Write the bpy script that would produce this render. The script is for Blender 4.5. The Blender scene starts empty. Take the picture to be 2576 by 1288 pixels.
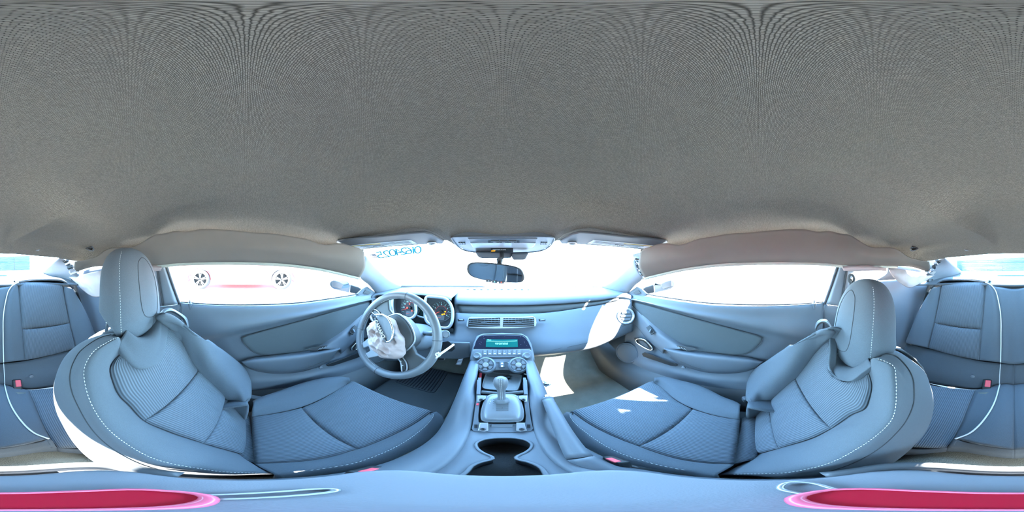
import bpy, bmesh, math, random
from mathutils import Vector, Matrix, Euler, noise
PI = math.pi
random.seed(7)
SC = bpy.context.scene
COL = SC.collection

# ------------------------------------------------------------------ camera
CZ = 1.12                       # eye height above the ground, between the front seats
CAM = Vector((0, 0, CZ))
W_, H_, FX = 2576.0, 1288.0, 1263.0   # car axis lies 25 px left of the frame centre
cd = bpy.data.cameras.new('camera')
cd.type = 'PANO'
cd.panorama_type = 'EQUIRECTANGULAR'
cd.clip_start = 0.005
cam = bpy.data.objects.new('camera', cd)
COL.objects.link(cam)
cam.location = CAM
cam.rotation_euler = (PI / 2, 0, -(W_ / 2 - FX) / W_ * 2 * PI)
SC.camera = cam

# ------------------------------------------------------------------ light
SUN_AZ, SUN_EL = math.radians(157), math.radians(35.5)
w = bpy.data.worlds.new('sky')
SC.world = w
w.use_nodes = True
nt = w.node_tree
for n in list(nt.nodes):
    nt.nodes.remove(n)
wo = nt.nodes.new('ShaderNodeOutputWorld')
bg = nt.nodes.new('ShaderNodeBackground')
tc = nt.nodes.new('ShaderNodeTexCoord')
sp = nt.nodes.new('ShaderNodeSeparateXYZ')
rp = nt.nodes.new('ShaderNodeValToRGB')
rp.color_ramp.elements[0].position = 0.0
rp.color_ramp.elements[0].color = (0.50, 0.80, 1.0, 1)
rp.color_ramp.elements[1].position = 0.7
rp.color_ramp.elements[1].color = (0.26, 0.56, 1.0, 1)
nt.links.new(tc.outputs['Generated'], sp.inputs[0])
nt.links.new(sp.outputs['Z'], rp.inputs[0])
nt.links.new(rp.outputs[0], bg.inputs[0])
nt.links.new(bg.outputs[0], wo.inputs[0])
bg.inputs[1].default_value = 23.0
sun = bpy.data.lights.new('sun', 'SUN')
sun.energy = 105.0
sun.color = (1.0, 0.97, 0.92)
sun.angle = math.radians(0.6)
so = bpy.data.objects.new('sun', sun)
COL.objects.link(so)
sd = Vector((math.sin(SUN_AZ) * math.cos(SUN_EL), math.cos(SUN_AZ) * math.cos(SUN_EL), math.sin(SUN_EL)))
so.rotation_euler = sd.to_track_quat('Z', 'Y').to_euler()
so.location = sd * 20
SC.view_settings.view_transform = 'Standard'
SC.view_settings.look = 'None'
SC.view_settings.exposure = 0.2
SC.view_settings.gamma = 1.0
SC.view_settings.use_curve_mapping = False
SC.cycles.max_bounces = 10
SC.cycles.diffuse_bounces = 6
SC.cycles.glossy_bounces = 4
SC.cycles.transparent_max_bounces = 16
SC.cycles.sample_clamp_indirect = 12
SC.cycles.caustics_reflective = False
SC.cycles.caustics_refractive = False
SC.cycles.use_denoising = True

# ------------------------------------------------------------------ geometry helpers
def ray(px, py):
    az = (px - FX) / W_ * 2 * PI
    el = (H_ / 2 - py) / H_ * PI
    return Vector((math.sin(az) * math.cos(el), math.cos(az) * math.cos(el), math.sin(el)))
def hp(px, py, p0, n):
    d = ray(px, py)
    return CAM + d * ((p0 - CAM).dot(n) / d.dot(n))
def hx(px, py, x):
    d = ray(px, py); return CAM + d * (x / d.x)
def hy(px, py, y):
    d = ray(px, py); return CAM + d * (y / d.y)
def hz(px, py, wz):
    d = ray(px, py); return CAM + d * (wz / d.z)
def V(x, y, wz):
    return Vector((x, y, wz + CZ))
def M(p):
    return Vector((-p[0], p[1], p[2]))
def mir(pts, side):
    return [M(p) for p in pts] if side > 0 else list(pts)
def cr_at(p, t):
    n = len(p)
    if n == 2:
        return p[0].lerp(p[1], t)
    i = min(int(t), n - 2); f = t - i
    p1, p2 = p[i], p[i + 1]
    p0 = p[i - 1] if i > 0 else p1 * 2 - p2
    p3 = p[i + 2] if i + 2 < n else p2 * 2 - p1
    # centripetal-ish: plain Catmull-Rom with clamped tangents
    L = (p2 - p1).length
    m1 = (p2 - p0) * 0.5; m2 = (p3 - p1) * 0.5
    if m1.length > 1.2 * L and m1.length > 0: m1 = m1 * (1.2 * L / m1.length)
    if m2.length > 1.2 * L and m2.length > 0: m2 = m2 * (1.2 * L / m2.length)
    f2, f3 = f * f, f * f * f
    return p1 * (2 * f3 - 3 * f2 + 1) + m1 * (f3 - 2 * f2 + f) + p2 * (-2 * f3 + 3 * f2) + m2 * (f3 - f2)
def resamp(p, n, closed=False):
    p = [Vector(q) for q in p]
    if closed:
        q = p[-2:] + p + p[:3]
        dense = []
        for i in range(2, 2 + len(p)):
            for k in range(10):
                dense.append(cr_at(q, i + k / 10))
        dense.append(dense[0].copy())
    else:
        dense = [cr_at(p, i + k / 10) for i in range(len(p) - 1) for k in range(10)] + [p[-1]]
    acc = [0.0]
    for a, b in zip(dense, dense[1:]):
        acc.append(acc[-1] + (b - a).length)
    out, j = [], 0
    m = n if closed else n - 1
    for i in range(n):
        s = acc[-1] * i / m
        while j < len(acc) - 2 and acc[j + 1] < s:
            j += 1
        d = acc[j + 1] - acc[j]
        out.append(dense[j].lerp(dense[j + 1], 0 if d < 1e-9 else (s - acc[j]) / d))
    return out

# ------------------------------------------------------------------ object helpers
def link(o, parent=None):
    COL.objects.link(o)
    if parent is not None:
        o.parent = parent
        if parent.type == 'EMPTY':
            o.matrix_parent_inverse = Matrix.Translation(-Vector(parent.location))
    return o
def tag(o, label=None, cat=None, group=None, kind=None):
    if label: o['label'] = label
    if cat: o['category'] = cat
    if group: o['group'] = group
    if kind: o['kind'] = kind
    return o
def thing(name, label, cat, loc, group=None, kind=None):
    o = bpy.data.objects.new(name, None)
    COL.objects.link(o)
    o.location = loc
    o.empty_display_size = 0.05
    return tag(o, label, cat, group, kind)
def mesh_obj(name, verts, faces, m, parent=None, uvs=None, smooth=True, face_cam=False):
    me = bpy.data.meshes.new(name)
    me.from_pydata([tuple(v) for v in verts], [], faces)
    if uvs:
        ul = me.uv_layers.new(name='UVMap')
        for lp in me.loops:
            ul.data[lp.index].uv = uvs[lp.vertex_index]
    if face_cam:
        s = 0
        for p in me.polygons:
            s += p.normal.dot(CAM - p.center) * p.area
        if s < 0:
            me.flip_normals()
    if smooth:
        me.polygons.foreach_set('use_smooth', [True] * len(me.polygons))
    me.materials.append(m)
    o = bpy.data.objects.new(name, me)
    return link(o, parent)
def bm_obj(name, bm, m, parent=None, smooth=False):
    me = bpy.data.meshes.new(name)
    bmesh.ops.recalc_face_normals(bm, faces=bm.faces[:])
    bm.to_mesh(me); bm.free()
    if smooth:
        me.polygons.foreach_set('use_smooth', [True] * len(me.polygons))
    me.materials.append(m)
    return link(bpy.data.objects.new(name, me), parent)
def bevel(o, width, seg=2, angle=35):
    b = o.modifiers.new('bevel', 'BEVEL'); b.width = width; b.segments = seg
    b.limit_method = 'ANGLE'; b.angle_limit = math.radians(angle)
    return o
def solid(o, t, off=-1):
    s = o.modifiers.new('solid', 'SOLIDIFY'); s.thickness = t; s.offset = off
    return o
def grid_obj(name, g, m, parent=None, closed=False, sol=0, smooth=True, fc=True):
    nv, nu = len(g), len(g[0])
    verts = [p for row in g for p in row]
    # uv in metres
    us = [0.0]
    for j in range(1, nu):
        us.append(us[-1] + sum((g[i][j] - g[i][j - 1]).length for i in range(nv)) / nv)
    vs = [0.0]
    for i in range(1, nv):
        vs.append(vs[-1] + sum((g[i][j] - g[i - 1][j]).length for j in range(nu)) / nu)
    uvs = [(us[j], vs[i]) for i in range(nv) for j in range(nu)]
    faces = []
    for i in range(nv - 1):
        for j in range(nu - 1 + (1 if closed else 0)):
            k = (j + 1) % nu
            faces.append((i * nu + j, i * nu + k, (i + 1) * nu + k, (i + 1) * nu + j))
    o = mesh_obj(name, verts, faces, m, parent, uvs, smooth, face_cam=fc)
    if sol: solid(o, sol)
    return o
def loft_grid(curves, nu=40, k=6, closed=False):
    rs = [resamp(c, nu, closed) for c in curves]
    g = []
    n = len(rs)
    for a in range((n - 1) * k + 1):
        t = a / k
        g.append([cr_at([r[j] for r in rs], t) for j in range(nu)])
    return g
def loft(name, curves, m, parent=None, nu=40, k=6, closed=False, sol=0, fc=True):
    return grid_obj(name, loft_grid(curves, nu, k, closed), m, parent, closed, sol, True, fc)
def pillow(name, A, B, m, parent, bulge, nrm, nu=30, nv=24, ex=0.35, sol=0.01, roll=None):
    """patch between two edge curves with a padded bulge"""
    a, b = resamp(A, nu), resamp(B, nu)
    g = []
    for i in range(nv):
        t = i / (nv - 1)
        row = []
        for j in range(nu):
            s = j / (nu - 1)
            hs = 1.0 if roll and s > .5 else max(0.0, 4 * s * (1 - s)) ** ex
            h = (max(0.0, 4 * t * (1 - t)) ** ex) * hs
            row.append(a[j].lerp(b[j], t) + nrm * (bulge * h))
        for dy, dz in roll or ():
            row.append(row[nu - 1] + Vector((0, dy, dz)))
        g.append(row)
    return grid_obj(name, g, m, parent, sol=sol)
def tube(name, pts, r, m, parent=None, n=8, closed=False, res=None, r2=None, nudge=None):
    P = resamp(pts, res or max(8, len(pts) * 4), closed) if res != 0 else [Vector(p) for p in pts]
    N = len(P)
    verts, faces = [], []
    up = None
    for i in range(N):
        a = P[(i - 1) % N] if (closed or i > 0) else P[i]
        b = P[(i + 1) % N] if (closed or i < N - 1) else P[i]
        t = (b - a).normalized()
        if up is None:
            up = Vector((0, 0, 1)) if abs(t.z) < 0.9 else Vector((1, 0, 0))
        s = t.cross(up)
        if s.length < 1e-6: s = t.orthogonal()
        s.normalize(); up = s.cross(t).normalized()
        rr = r if r2 is None else r + (r2 - r) * i / (N - 1)
        for k in range(n):
            an = 2 * PI * k / n
            verts.append(P[i] + s * (math.cos(an) * rr) + up * (math.sin(an) * rr))
    for i in range(N if closed else N - 1):
        i2 = (i + 1) % N
        for k in range(n):
            faces.append((i * n + k, i * n + (k + 1) % n, i2 * n + (k + 1) % n, i2 * n + k))
    if not closed:
        faces.append(tuple(range(n))[::-1]); faces.append(tuple((N - 1) * n + k for k in range(n)))
    return mesh_obj(name, verts, faces, m, parent)
def dashes(name, pts, r, m, parent, pitch=0.006, duty=0.85, off=None):
    """a row of thread stitches along a line: one joined part"""
    off = off or Vector((0, 0, 0))
    L = sum((b - a).length for a, b in zip(pts, pts[1:]))
    n = max(4, int(L / pitch))
    P = resamp(pts, n * 3 + 1)
    verts, faces = [], []
    for i in range(n):
        a, b = P[i * 3] + off, P[i * 3 + 2] + off
        b = a.lerp(b, duty / 0.667)
        t = (b - a).normalized(); s = t.orthogonal().normalized(); u = s.cross(t)
        mid = (a + b) / 2
        k0 = len(verts)
        verts += [a] + [mid + (s * c + u * d) * r for c, d in ((1, 0), (0, 1), (-1, 0), (0, -1))] + [b]
        for q in range(4):
            faces += [(k0, k0 + 1 + q, k0 + 1 + (q + 1) % 4), (k0 + 5, k0 + 1 + (q + 1) % 4, k0 + 1 + q)]
    o = mesh_obj(name, verts, faces, m, parent)
    o['kind'] = 'stuff'
    return o
def slab(name, pts, nrm, th, m, parent=None, bev=0.0, seg=2, smooth=False):
    """solid plate: outline pts, front face towards nrm, th thick behind it"""
    n = len(pts)
    nrm = Vector(nrm).normalized()
    pts = [Vector(p) for p in pts]
    c = sum(pts, Vector()) / n
    ar = sum(((pts[i] - c).cross(pts[(i + 1) % n] - c) for i in range(n)), Vector())
    if ar.dot(nrm) < 0: pts = pts[::-1]
    verts = pts + [p - nrm * th for p in pts]
    faces = [tuple(range(n)), tuple(range(2 * n - 1, n - 1, -1))]
    for i in range(n):
        j = (i + 1) % n
        faces.append((i, i + n, j + n, j))
    uu = Vector((1, 0, 0)) if abs(nrm.x) < 0.8 else Vector((0, 1, 0))
    uu = (uu - nrm * uu.dot(nrm)).normalized(); vv = nrm.cross(uu)
    uvs = [(p.dot(uu), p.dot(vv)) for p in verts]
    o = mesh_obj(name, verts, faces, m, parent, uvs, smooth=smooth)
    if bev: bevel(o, bev, seg)
    return o
def rrect(c, u, v, hw, hh, r, seg=5):
    c, u, v = Vector(c), Vector(u).normalized(), Vector(v).normalized()
    out = []
    for sx, sy, a0 in ((1, 1, 0), (-1, 1, 90), (-1, -1, 180), (1, -1, 270)):
        for k in range(seg + 1):
            a = math.radians(a0 + 90 * k / seg)
            out.append(c + u * (sx * (hw - r) + r * math.cos(a)) + v * (sy * (hh - r) + r * math.sin(a)))
    return out
def circ(c, u, v, r, n=24, r2=None):
    c, u, v = Vector(c), Vector(u).normalized(), Vector(v).normalized()
    return [c + u * (r * math.cos(2 * PI * k / n)) + v * ((r2 or r) * math.sin(2 * PI * k / n)) for k in range(n)]
def box(name, c, sx, sy, sz, m, parent=None, bev=0.003, rot=None, seg=2):
    bm = bmesh.new()
    bmesh.ops.create_cube(bm, size=1)
    mt = Matrix.Translation(Vector(c)) @ (rot.to_4x4() if rot is not None else Matrix()) @ Matrix.Diagonal((sx, sy, sz, 1))
    bmesh.ops.transform(bm, matrix=mt, verts=bm.verts[:])
    o = bm_obj(name, bm, m, parent)
    if bev: bevel(o, bev, seg)
    return o
def lathe(name, prof, c, axis, m, parent=None, n=24, smooth=True):
    """prof: (radius, height) along axis"""
    axis = Vector(axis).normalized(); u = axis.orthogonal().normalized(); v = axis.cross(u)
    c = Vector(c)
    verts, faces = [], []
    for r, h in prof:
        for k in range(n):
            a = 2 * PI * k / n
            verts.append(c + axis * h + u * (r * math.cos(a)) + v * (r * math.sin(a)))
    for i in range(len(prof) - 1):
        for k in range(n):
            faces.append((i * n + k, i * n + (k + 1) % n, (i + 1) * n + (k + 1) % n, (i + 1) * n + k))
    faces.append(tuple(range(n))[::-1]); faces.append(tuple((len(prof) - 1) * n + k for k in range(n)))
    o = mesh_obj(name, verts, faces, m, parent, smooth=smooth)
    if smooth: 
        es = o.modifiers.new('edge', 'EDGE_SPLIT'); es.split_angle = math.radians(40)
    return o
def text(name, s, c, right, up, size, m, parent=None, ext=0.0004):
    cu = bpy.data.curves.new(name, 'FONT')
    cu.body = s; cu.size = size; cu.extrude = ext
    cu.align_x = 'CENTER'; cu.align_y = 'CENTER'
    cu.materials.append(m)
    tmp = bpy.data.objects.new(name, cu)
    me = bpy.data.meshes.new_from_object(tmp)
    bpy.data.objects.remove(tmp); bpy.data.curves.remove(cu)
    me.name = name
    if not me.materials: me.materials.append(m)
    r = Vector(right).normalized(); u = Vector(up); u = (u - r * u.dot(r)).normalized(); n = r.cross(u)
    R = Matrix((r, u, n)).transposed().to_4x4()
    me.transform(Matrix.Translation(Vector(c)) @ R)
    o = bpy.data.objects.new(name, me)
    link(o, parent)
    return o

# ------------------------------------------------------------------ materials
_MC = {}
def mat(name, col, rough=0.6, metal=0.0, bump=None, bs=400.0, bd=0.3, emis=None, es=1.0, var=0.06, coat=0.0, spec=0.5, sheen=0.0, bdist=0.001):
    if name in _MC: return _MC[name]
    m = bpy.data.materials.new(name); m.use_nodes = True
    nt = m.node_tree; b = nt.nodes['Principled BSDF']
    b.inputs['Base Color'].default_value = (*col, 1)
    b.inputs['Roughness'].default_value = rough
    b.inputs['Metallic'].default_value = metal
    b.inputs['Specular IOR Level'].default_value = spec
    b.inputs['Coat Weight'].default_value = coat
    b.inputs['Sheen Weight'].default_value = sheen
    if emis:
        b.inputs['Emission Color'].default_value = (*emis, 1)
        b.inputs['Emission Strength'].default_value = es
    tc = nt.nodes.new('ShaderNodeTexCoord')
    L = nt.links.new
    if var:
        nz = nt.nodes.new('ShaderNodeTexNoise'); nz.inputs['Scale'].default_value = 14; nz.inputs['Detail'].default_value = 4
        L(tc.outputs['Object'], nz.inputs['Vector'])
        mx = nt.nodes.new('ShaderNodeMix'); mx.data_type = 'RGBA'
        mx.inputs[6].default_value = (*[c * (1 - var) for c in col], 1)
        mx.inputs[7].default_value = (*[min(1, c * (1 + var)) for c in col], 1)
        L(nz.outputs['Fac'], mx.inputs[0]); L(mx.outputs[2], b.inputs['Base Color'])
    if bump:
        bp = nt.nodes.new('ShaderNodeBump'); bp.inputs['Strength'].default_value = bd; bp.inputs['Distance'].default_value = bdist
        if bump == 'noise':
            t = nt.nodes.new('ShaderNodeTexNoise'); t.inputs['Scale'].default_value = bs; t.inputs['Detail'].default_value = 2
            L(tc.outputs['Object'], t.inputs['Vector']); h = t.outputs['Fac']
        elif bump in ('ribs', 'ribsu'):
            t = nt.nodes.new('ShaderNodeTexWave'); t.wave_type = 'BANDS'; t.bands_direction = 'Y' if bump == 'ribs' else 'X'
            t.inputs['Scale'].default_value = bs; t.inputs['Distortion'].default_value = 0.0
            L(tc.outputs['UV'], t.inputs['Vector']); h = t.outputs['Fac']
            # the grooves between ribs are coloured darker than the rib tops
            mx2 = nt.nodes.new('ShaderNodeMix'); mx2.data_type = 'RGBA'
            mx2.inputs[6].default_value = (*[c * 0.62 for c in col], 1); mx2.inputs[7].default_value = (*[c * 1.12 for c in col], 1)
            L(t.outputs['Fac'], mx2.inputs[0]); L(mx2.outputs[2], b.inputs['Base Color'])
        elif bump == 'weave':
            t = nt.nodes.new('ShaderNodeTexBrick'); t.inputs['Scale'].default_value = bs
            t.inputs['Mortar Size'].default_value = 0.085; t.inputs['Mortar Smooth'].default_value = 1.0
            t.inputs['Color1'].default_value = (1, 1, 1, 1); t.inputs['Color2'].default_value = (0.555, 0.75, 0.75, 1); t.inputs['Mortar'].default_value = (0, 0, 0, 1)
            L(tc.outputs['UV'], t.inputs['Vector']); h = t.outputs['Color']
            mx2 = nt.nodes.new('ShaderNodeMix'); mx2.data_type = 'RGBA'
            mx2.inputs[6].default_value = (*[c * 0.55 for c in col], 1); mx2.inputs[7].default_value = (*[c * 1.1 for c in col], 1)
            L(t.outputs['Color'], mx2.inputs[0]); L(mx2.outputs[2], b.inputs['Base Color'])
        elif bump == 'knit':
            mp = nt.nodes.new('ShaderNodeMapping'); mp.inputs['Scale'].default_value = (1, 1, 0.0)
            L(tc.outputs['Object'], mp.inputs['Vector'])
            nd = nt.nodes.new('ShaderNodeTexNoise'); nd.inputs['Scale'].default_value = 260; nd.inputs['Detail'].default_value = 1
            L(tc.outputs['Object'], nd.inputs['Vector'])
            ad = nt.nodes.new('ShaderNodeVectorMath'); ad.operation = 'MULTIPLY_ADD'
            ad.inputs[1].default_value = (0.0014, 0.0014, 0); L(nd.outputs['Color'], ad.inputs[0]); L(mp.outputs[0], ad.inputs[2])
            t = nt.nodes.new('ShaderNodeTexBrick'); t.inputs['Scale'].default_value = bs
            t.inputs['Brick Width'].default_value = 0.62; t.inputs['Row Height'].default_value = 0.27
            t.inputs['Mortar Size'].default_value = 0.085; t.inputs['Mortar Smooth'].default_value = 1.0
            t.inputs['Color1'].default_value = (1, 1, 1, 1); t.inputs['Color2'].default_value = (0.55, 0.7, 0.7, 1); t.inputs['Mortar'].default_value = (0, 0, 0, 1)
            L(ad.outputs[0], t.inputs['Vector']); h = t.outputs['Color']
            mx2 = nt.nodes.new('ShaderNodeMix'); mx2.data_type = 'RGBA'
            mx2.inputs[6].default_value = (*[c * 0.30 for c in col], 1); mx2.inputs[7].default_value = (*[c * 1.25 for c in col], 1)
            L(t.outputs['Color'], mx2.inputs[0]); L(mx2.outputs[2], b.inputs['Base Color'])
        L(h, bp.inputs['Height']); L(bp.outputs[0], b.inputs['Normal'])
    _MC[name] = m
    return m
def glass_mat(name, tint=(1, 1, 1), ior=1.45):
    m = bpy.data.materials.new(name); m.use_nodes = True
    nt = m.node_tree
    for n in list(nt.nodes): nt.nodes.remove(n)
    o = nt.nodes.new('ShaderNodeOutputMaterial'); mx = nt.nodes.new('ShaderNodeMixShader')
    tr = nt.nodes.new('ShaderNodeBsdfTransparent'); gl = nt.nodes.new('ShaderNodeBsdfGlossy'); fr = nt.nodes.new('ShaderNodeFresnel')
    tr.inputs[0].default_value = (*tint, 1); gl.inputs['Roughness'].default_value = 0.02; fr.inputs[0].default_value = ior
    ge = nt.nodes.new('ShaderNodeNewGeometry'); mm = nt.nodes.new('ShaderNodeMath'); mm.operation = 'MULTIPLY'
    sb = nt.nodes.new('ShaderNodeMath'); sb.operation = 'SUBTRACT'; sb.inputs[0].default_value = 1.0
    L = nt.links.new
    L(ge.outputs['Backfacing'], sb.inputs[1]); L(fr.outputs[0], mm.inputs[0]); L(sb.outputs[0], mm.inputs[1])
    m2 = nt.nodes.new('ShaderNodeMath'); m2.operation = 'MULTIPLY'; m2.inputs[1].default_value = 0.15; L(mm.outputs[0], m2.inputs[0]); mm = m2
    L(mm.outputs[0], mx.inputs[0]); L(tr.outputs[0], mx.inputs[1]); L(gl.outputs[0], mx.inputs[2]); L(mx.outputs[0], o.inputs[0])
    return m
M_HEAD = mat('headliner_knit', (0.26, 0.228, 0.188), 0.95, bump='knit', bs=150, bd=0.5, spec=0.1)
M_FLAP = mat('headliner_cloth', (0.215, 0.188, 0.160), 0.95, bump='noise', bs=900, bd=0.25, spec=0.1)
M_FAB = mat('seat_cloth', (0.133, 0.155, 0.176), 0.95, bump='weave', bs=260, bd=0.35, spec=0.15, sheen=0.1)
M_RIB = mat('ribbed_cloth', (0.137, 0.158, 0.180), 0.95, bump='ribs', bs=52, bd=0.6, spec=0.15, sheen=0.1, bdist=0.002)
M_RIBU = mat('ribbed_cloth_rear', (0.137, 0.158, 0.180), 0.95, bump='ribsu', bs=52, bd=0.6, spec=0.15, sheen=0.1, bdist=0.002)
M_STITCH = mat('pale_thread', (0.75, 0.75, 0.72), 0.8, var=0)
M_SEAM = mat('dark_seam', (0.06, 0.065, 0.07), 0.9, var=0)
M_PL = mat('soft_plastic', (0.119, 0.137, 0.158), 0.5, bump='noise', bs=1400, bd=0.15, spec=0.5)
M_PLD = mat('dark_plastic', (0.072, 0.076, 0.079), 0.5, bump='noise', bs=1400, bd=0.15, spec=0.4)
M_DASH = mat('dash_plastic', (0.122, 0.138, 0.156), 0.6, bump='noise', bs=1300, bd=0.15, spec=0.35)
M_STRIP = mat('dash_strip', (0.07, 0.075, 0.075), 0.6, bump='noise', bs=1500, bd=0.2)
M_BLACK = mat('black_plastic', (0.018, 0.02, 0.022), 0.45, var=0)
M_GLOSS = mat('gloss_black', (0.012, 0.014, 0.025), 0.08, var=0)
M_SILVER = mat('satin_silver', (0.468, 0.484, 0.510), 0.35, metal=0.6, var=0.02)
M_CHROME = mat('chrome', (0.85, 0.86, 0.88), 0.08, metal=1.0, var=0)
M_GREYP = mat('grey_panel', (0.14, 0.152, 0.165), 0.4, var=0.02)
M_LEATH = mat('wheel_leather', (0.15, 0.16, 0.17), 0.38, bump='noise', bs=900, bd=0.2, spec=0.5)
M_BAG = mat('airbag_cloth', (0.50, 0.39, 0.36), 0.85, bump='noise', bs=60, bd=0.25, bdist=0.004)
M_CARPET = mat('carpet', (0.255, 0.251, 0.212), 1.0, bump='noise', bs=500, bd=0.9, spec=0.05, var=0.3, bdist=0.004)
M_MATT = mat('rubber_mat', (0.075, 0.08, 0.085), 0.7, bump='noise', bs=300, bd=0.4)
M_RED = mat('red_plastic', (0.36, 0.008, 0.025), 0.15, var=0, coat=0.5)
M_REDB = mat('red_button', (0.85, 0.10, 0.13), 0.35, var=0)
M_WHITE = mat('white_plastic', (0.80, 0.80, 0.78), 0.5, var=0)
M_TEAL = mat('screen_teal', (0.0, 0.03, 0.035), 0.3, var=0, emis=(0.0, 0.30, 0.33), es=0.6)
M_TEALT = mat('screen_text', (0.3, 0.8, 0.7), 0.4, var=0, emis=(0.25, 0.95, 0.80), es=1.0)
M_LAMPY = mat('amber_lamp', (0.9, 0.4, 0.0), 0.4, var=0, emis=(1.0, 0.45, 0.0), es=1.2)
M_LAMPR = mat('red_lamp', (0.9, 0.1, 0.05), 0.4, var=0, emis=(1.0, 0.12, 0.05), es=0.9)
M_GAUGET = mat('gauge_mark', (0.5, 0.85, 0.85), 0.4, var=0, emis=(0.35, 0.8, 0.75), es=0.5)
M_METAL = mat('bare_metal', (0.45, 0.46, 0.50), 0.35, metal=0.9, var=0.1)
M_GLASS = glass_mat('window_glass', (0.97, 0.985, 0.98))
M_LABEL = mat('label_paper', (0.90, 0.92, 0.92), 0.5, var=0.04)
M_YEL = mat('label_yellow', (0.85, 0.60, 0.15), 0.5, var=0)
M_PRINT = mat('label_print', (0.10, 0.11, 0.12), 0.6, var=0)
# ================================================================== the setting
def S(lst, f, *a):
    return [f(p[0], p[1], *(p[2:] or a)) for p in lst]
# ---- headliner
def near_(p):
    return p + Vector((-.045, 0, -.035)) * min(1, max(0, (p.y + .80) * 12)) * min(1, max(0, (.60 - p.y) * 8)) 
def near0(p, f):
    return CAM + (p - CAM) * f
rail = S([(150, 649, -.36), (200, 640, -.43), (230, 627, -.48), (300, 617, -.53), (360, 606, -.55), (430, 580, -.55), (500, 572, -.55),
          (620, 576, -.55), (740, 590, -.55), (830, 606, -.56), (880, 616, -.57), (918, 636, -.58)], hx)
ridge = [V(-.12, -.797, .010), V(-.10, -.70, .058), V(-.18, -.467, .103), V(-.26, -.363, .163), V(-.305, -.18, .202), V(-.313, .016, .209), V(-.312, .147, .207),
         V(-.297, .31, .191), V(-.28, .374, .175), V(-.235, .459, .118), V(-.21, .56, .086), V(-.20, .71, .046)]
cen = [V(0, -.80, .012), V(0, -.72, .062), V(0, -.60, .105), V(0, -.467, .158), V(0, -.36, .212), V(0, -.18, .258), V(0, .016, .270), V(0, .147, .264), V(0, .31, .236),
       V(0, .40, .196), V(0, .47, .146), V(0, .56, .088), V(0, .63, .067), V(0, .79, .035)]
NU = 240
ridge = [near0(p, .955) if 1 < k < 11 else p for k, p in enumerate(ridge)]
rr, ri, rc = resamp(rail, NU), resamp(ridge, NU), resamp(cen, NU)
r0 = [near_(p) for p in rr]
tpr = [min(1, j / 24, (NU - 1 - j) / 24) for j in range(NU)]
sh = [a.lerp(b, .5) + Vector((0, 0, .008 * q)) for a, b, q in zip(rr, ri, tpr)]
im = [a.lerp(b, .35) + Vector((0, 0, .016 * q)) for a, b, q in zip(ri, rc, tpr)]
rin = [a.lerp(b, .10) + Vector((0, 0, .006 * q)) for a, b, q in zip(ri, rc, tpr)]
rou = [a.lerp(b, .10) + Vector((0, 0, .005 * q)) for a, b, q in zip(ri, rr, tpr)]
rows = [r0, rr, sh, rou, ri, rin, im, rc, [M(p) for p in im], [M(p) for p in rin], [M(p) for p in ri], [M(p) for p in rou], [M(p) for p in sh], [M(p) for p in rr], [M(p) for p in r0]]
K = 13
g = []
for a in range((len(rows) - 1) * K + 1):
    g.append([cr_at([r[j] for r in rows], a / K) for j in range(NU)])
LIP = [(893, 601), (960, 588), (1000, 580), (1040, 574), (1072, 576), (1105, 590), (1125, 606), (1148, 630), (1100, 634), (915, 640), (880, 622)]
def inside(px, py, poly):
    c = False
    for i in range(len(poly)):
        x1, y1 = poly[i]; x2, y2 = poly[i - 1]
        if (y1 > py) != (y2 > py) and px < (x2 - x1) * (py - y1) / (y2 - y1) + x1: c = not c
    return c
def topx(p):
    d = p - CAM
    return FX + math.atan2(d.x, d.y) / (2 * PI) * W_, H_ / 2 - math.atan2(d.z, math.hypot(d.x, d.y)) / PI * H_
def on_roof(px, py):
    q = [(topx(p)[0] - px) ** 2 + (topx(p)[1] - py) ** 2 for row in gl for p in row]
    k = q.index(min(q)); return gl[k // len(gl[0])][k % len(gl[0])]
gl = [row[120:] for row in g[:len(g) // 2 + 1]]
LIPP = [(q.x, q.y) for q in (on_roof(*p) for p in LIP[:8])] + [(-.17, .75), (-.55, .62), (-.60, .48)]
for row in g:
    for p in row:
        if inside(-abs(p.x), p.y, LIPP): p.z += .028
head = grid_obj('ceiling', g, M_HEAD)
tag(head, kind='structure')
head['label'] = 'grey woven knit headliner arching over the whole cabin'
roof = grid_obj('roof', [[p + Vector((p.x * .12, p.y * .03, .07)) for p in row[::6]] for row in g[::6]], M_BLACK, fc=False)
tag(roof, kind='structure')
for sd_ in (-1, 1):
    e_ = [roof.data.vertices[k].co.copy() for k in range(len(g[0][::6]))]
    l_ = [near_(p).lerp(p, 0) for p in e_]
    grid_obj('roof_light_stop', [mir(e_, sd_), mir([Vector((min(-.50, p.x * 1.02), p.y, CZ + .003 - .05 * max(0, p.y - .2))) for p in e_], sd_)], M_BLACK, roof, fc=False)  # unseen strip added to stop sun leaking in above the rail trim

# ---- side rail trim torn loose by the curtain airbags, pale weatherstrip under it
M_SEALG = mat('weatherstrip', (0.42, 0.43, 0.36), 0.7, var=0.05)
top_px = [(188, 660), (215, 655), (235, 650), (250, 642), (262, 632), (285, 623), (330, 622), (352, 613), (372, 600), (390, 590), (415, 587), (440, 581), (470, 583), (500, 577),
          (550, 577), (590, 580), (640, 585), (690, 588), (740, 596), (770, 601), (800, 612), (822, 616), (850, 612), (880, 614), (900, 622), (916, 634)]
bot_px = [(192, 684), (240, 671), (330, 668), (400, 667), (450, 662), (550, 659), (640, 660), (720, 664), (800, 674), (860, 687), (905, 698)]
def near(p, f):
    return CAM + (p - CAM) * f
ft = [near(hx(a, b, -.545 + max(0, 300 - a) / 112 * .125), .985) for a, b in top_px]
fb = [hx(a, b, -.60 + max(0, 330 - a) / 138 * .09) for a, b in bot_px]
fta, fba = resamp(ft, 60), resamp(fb, 60)
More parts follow.
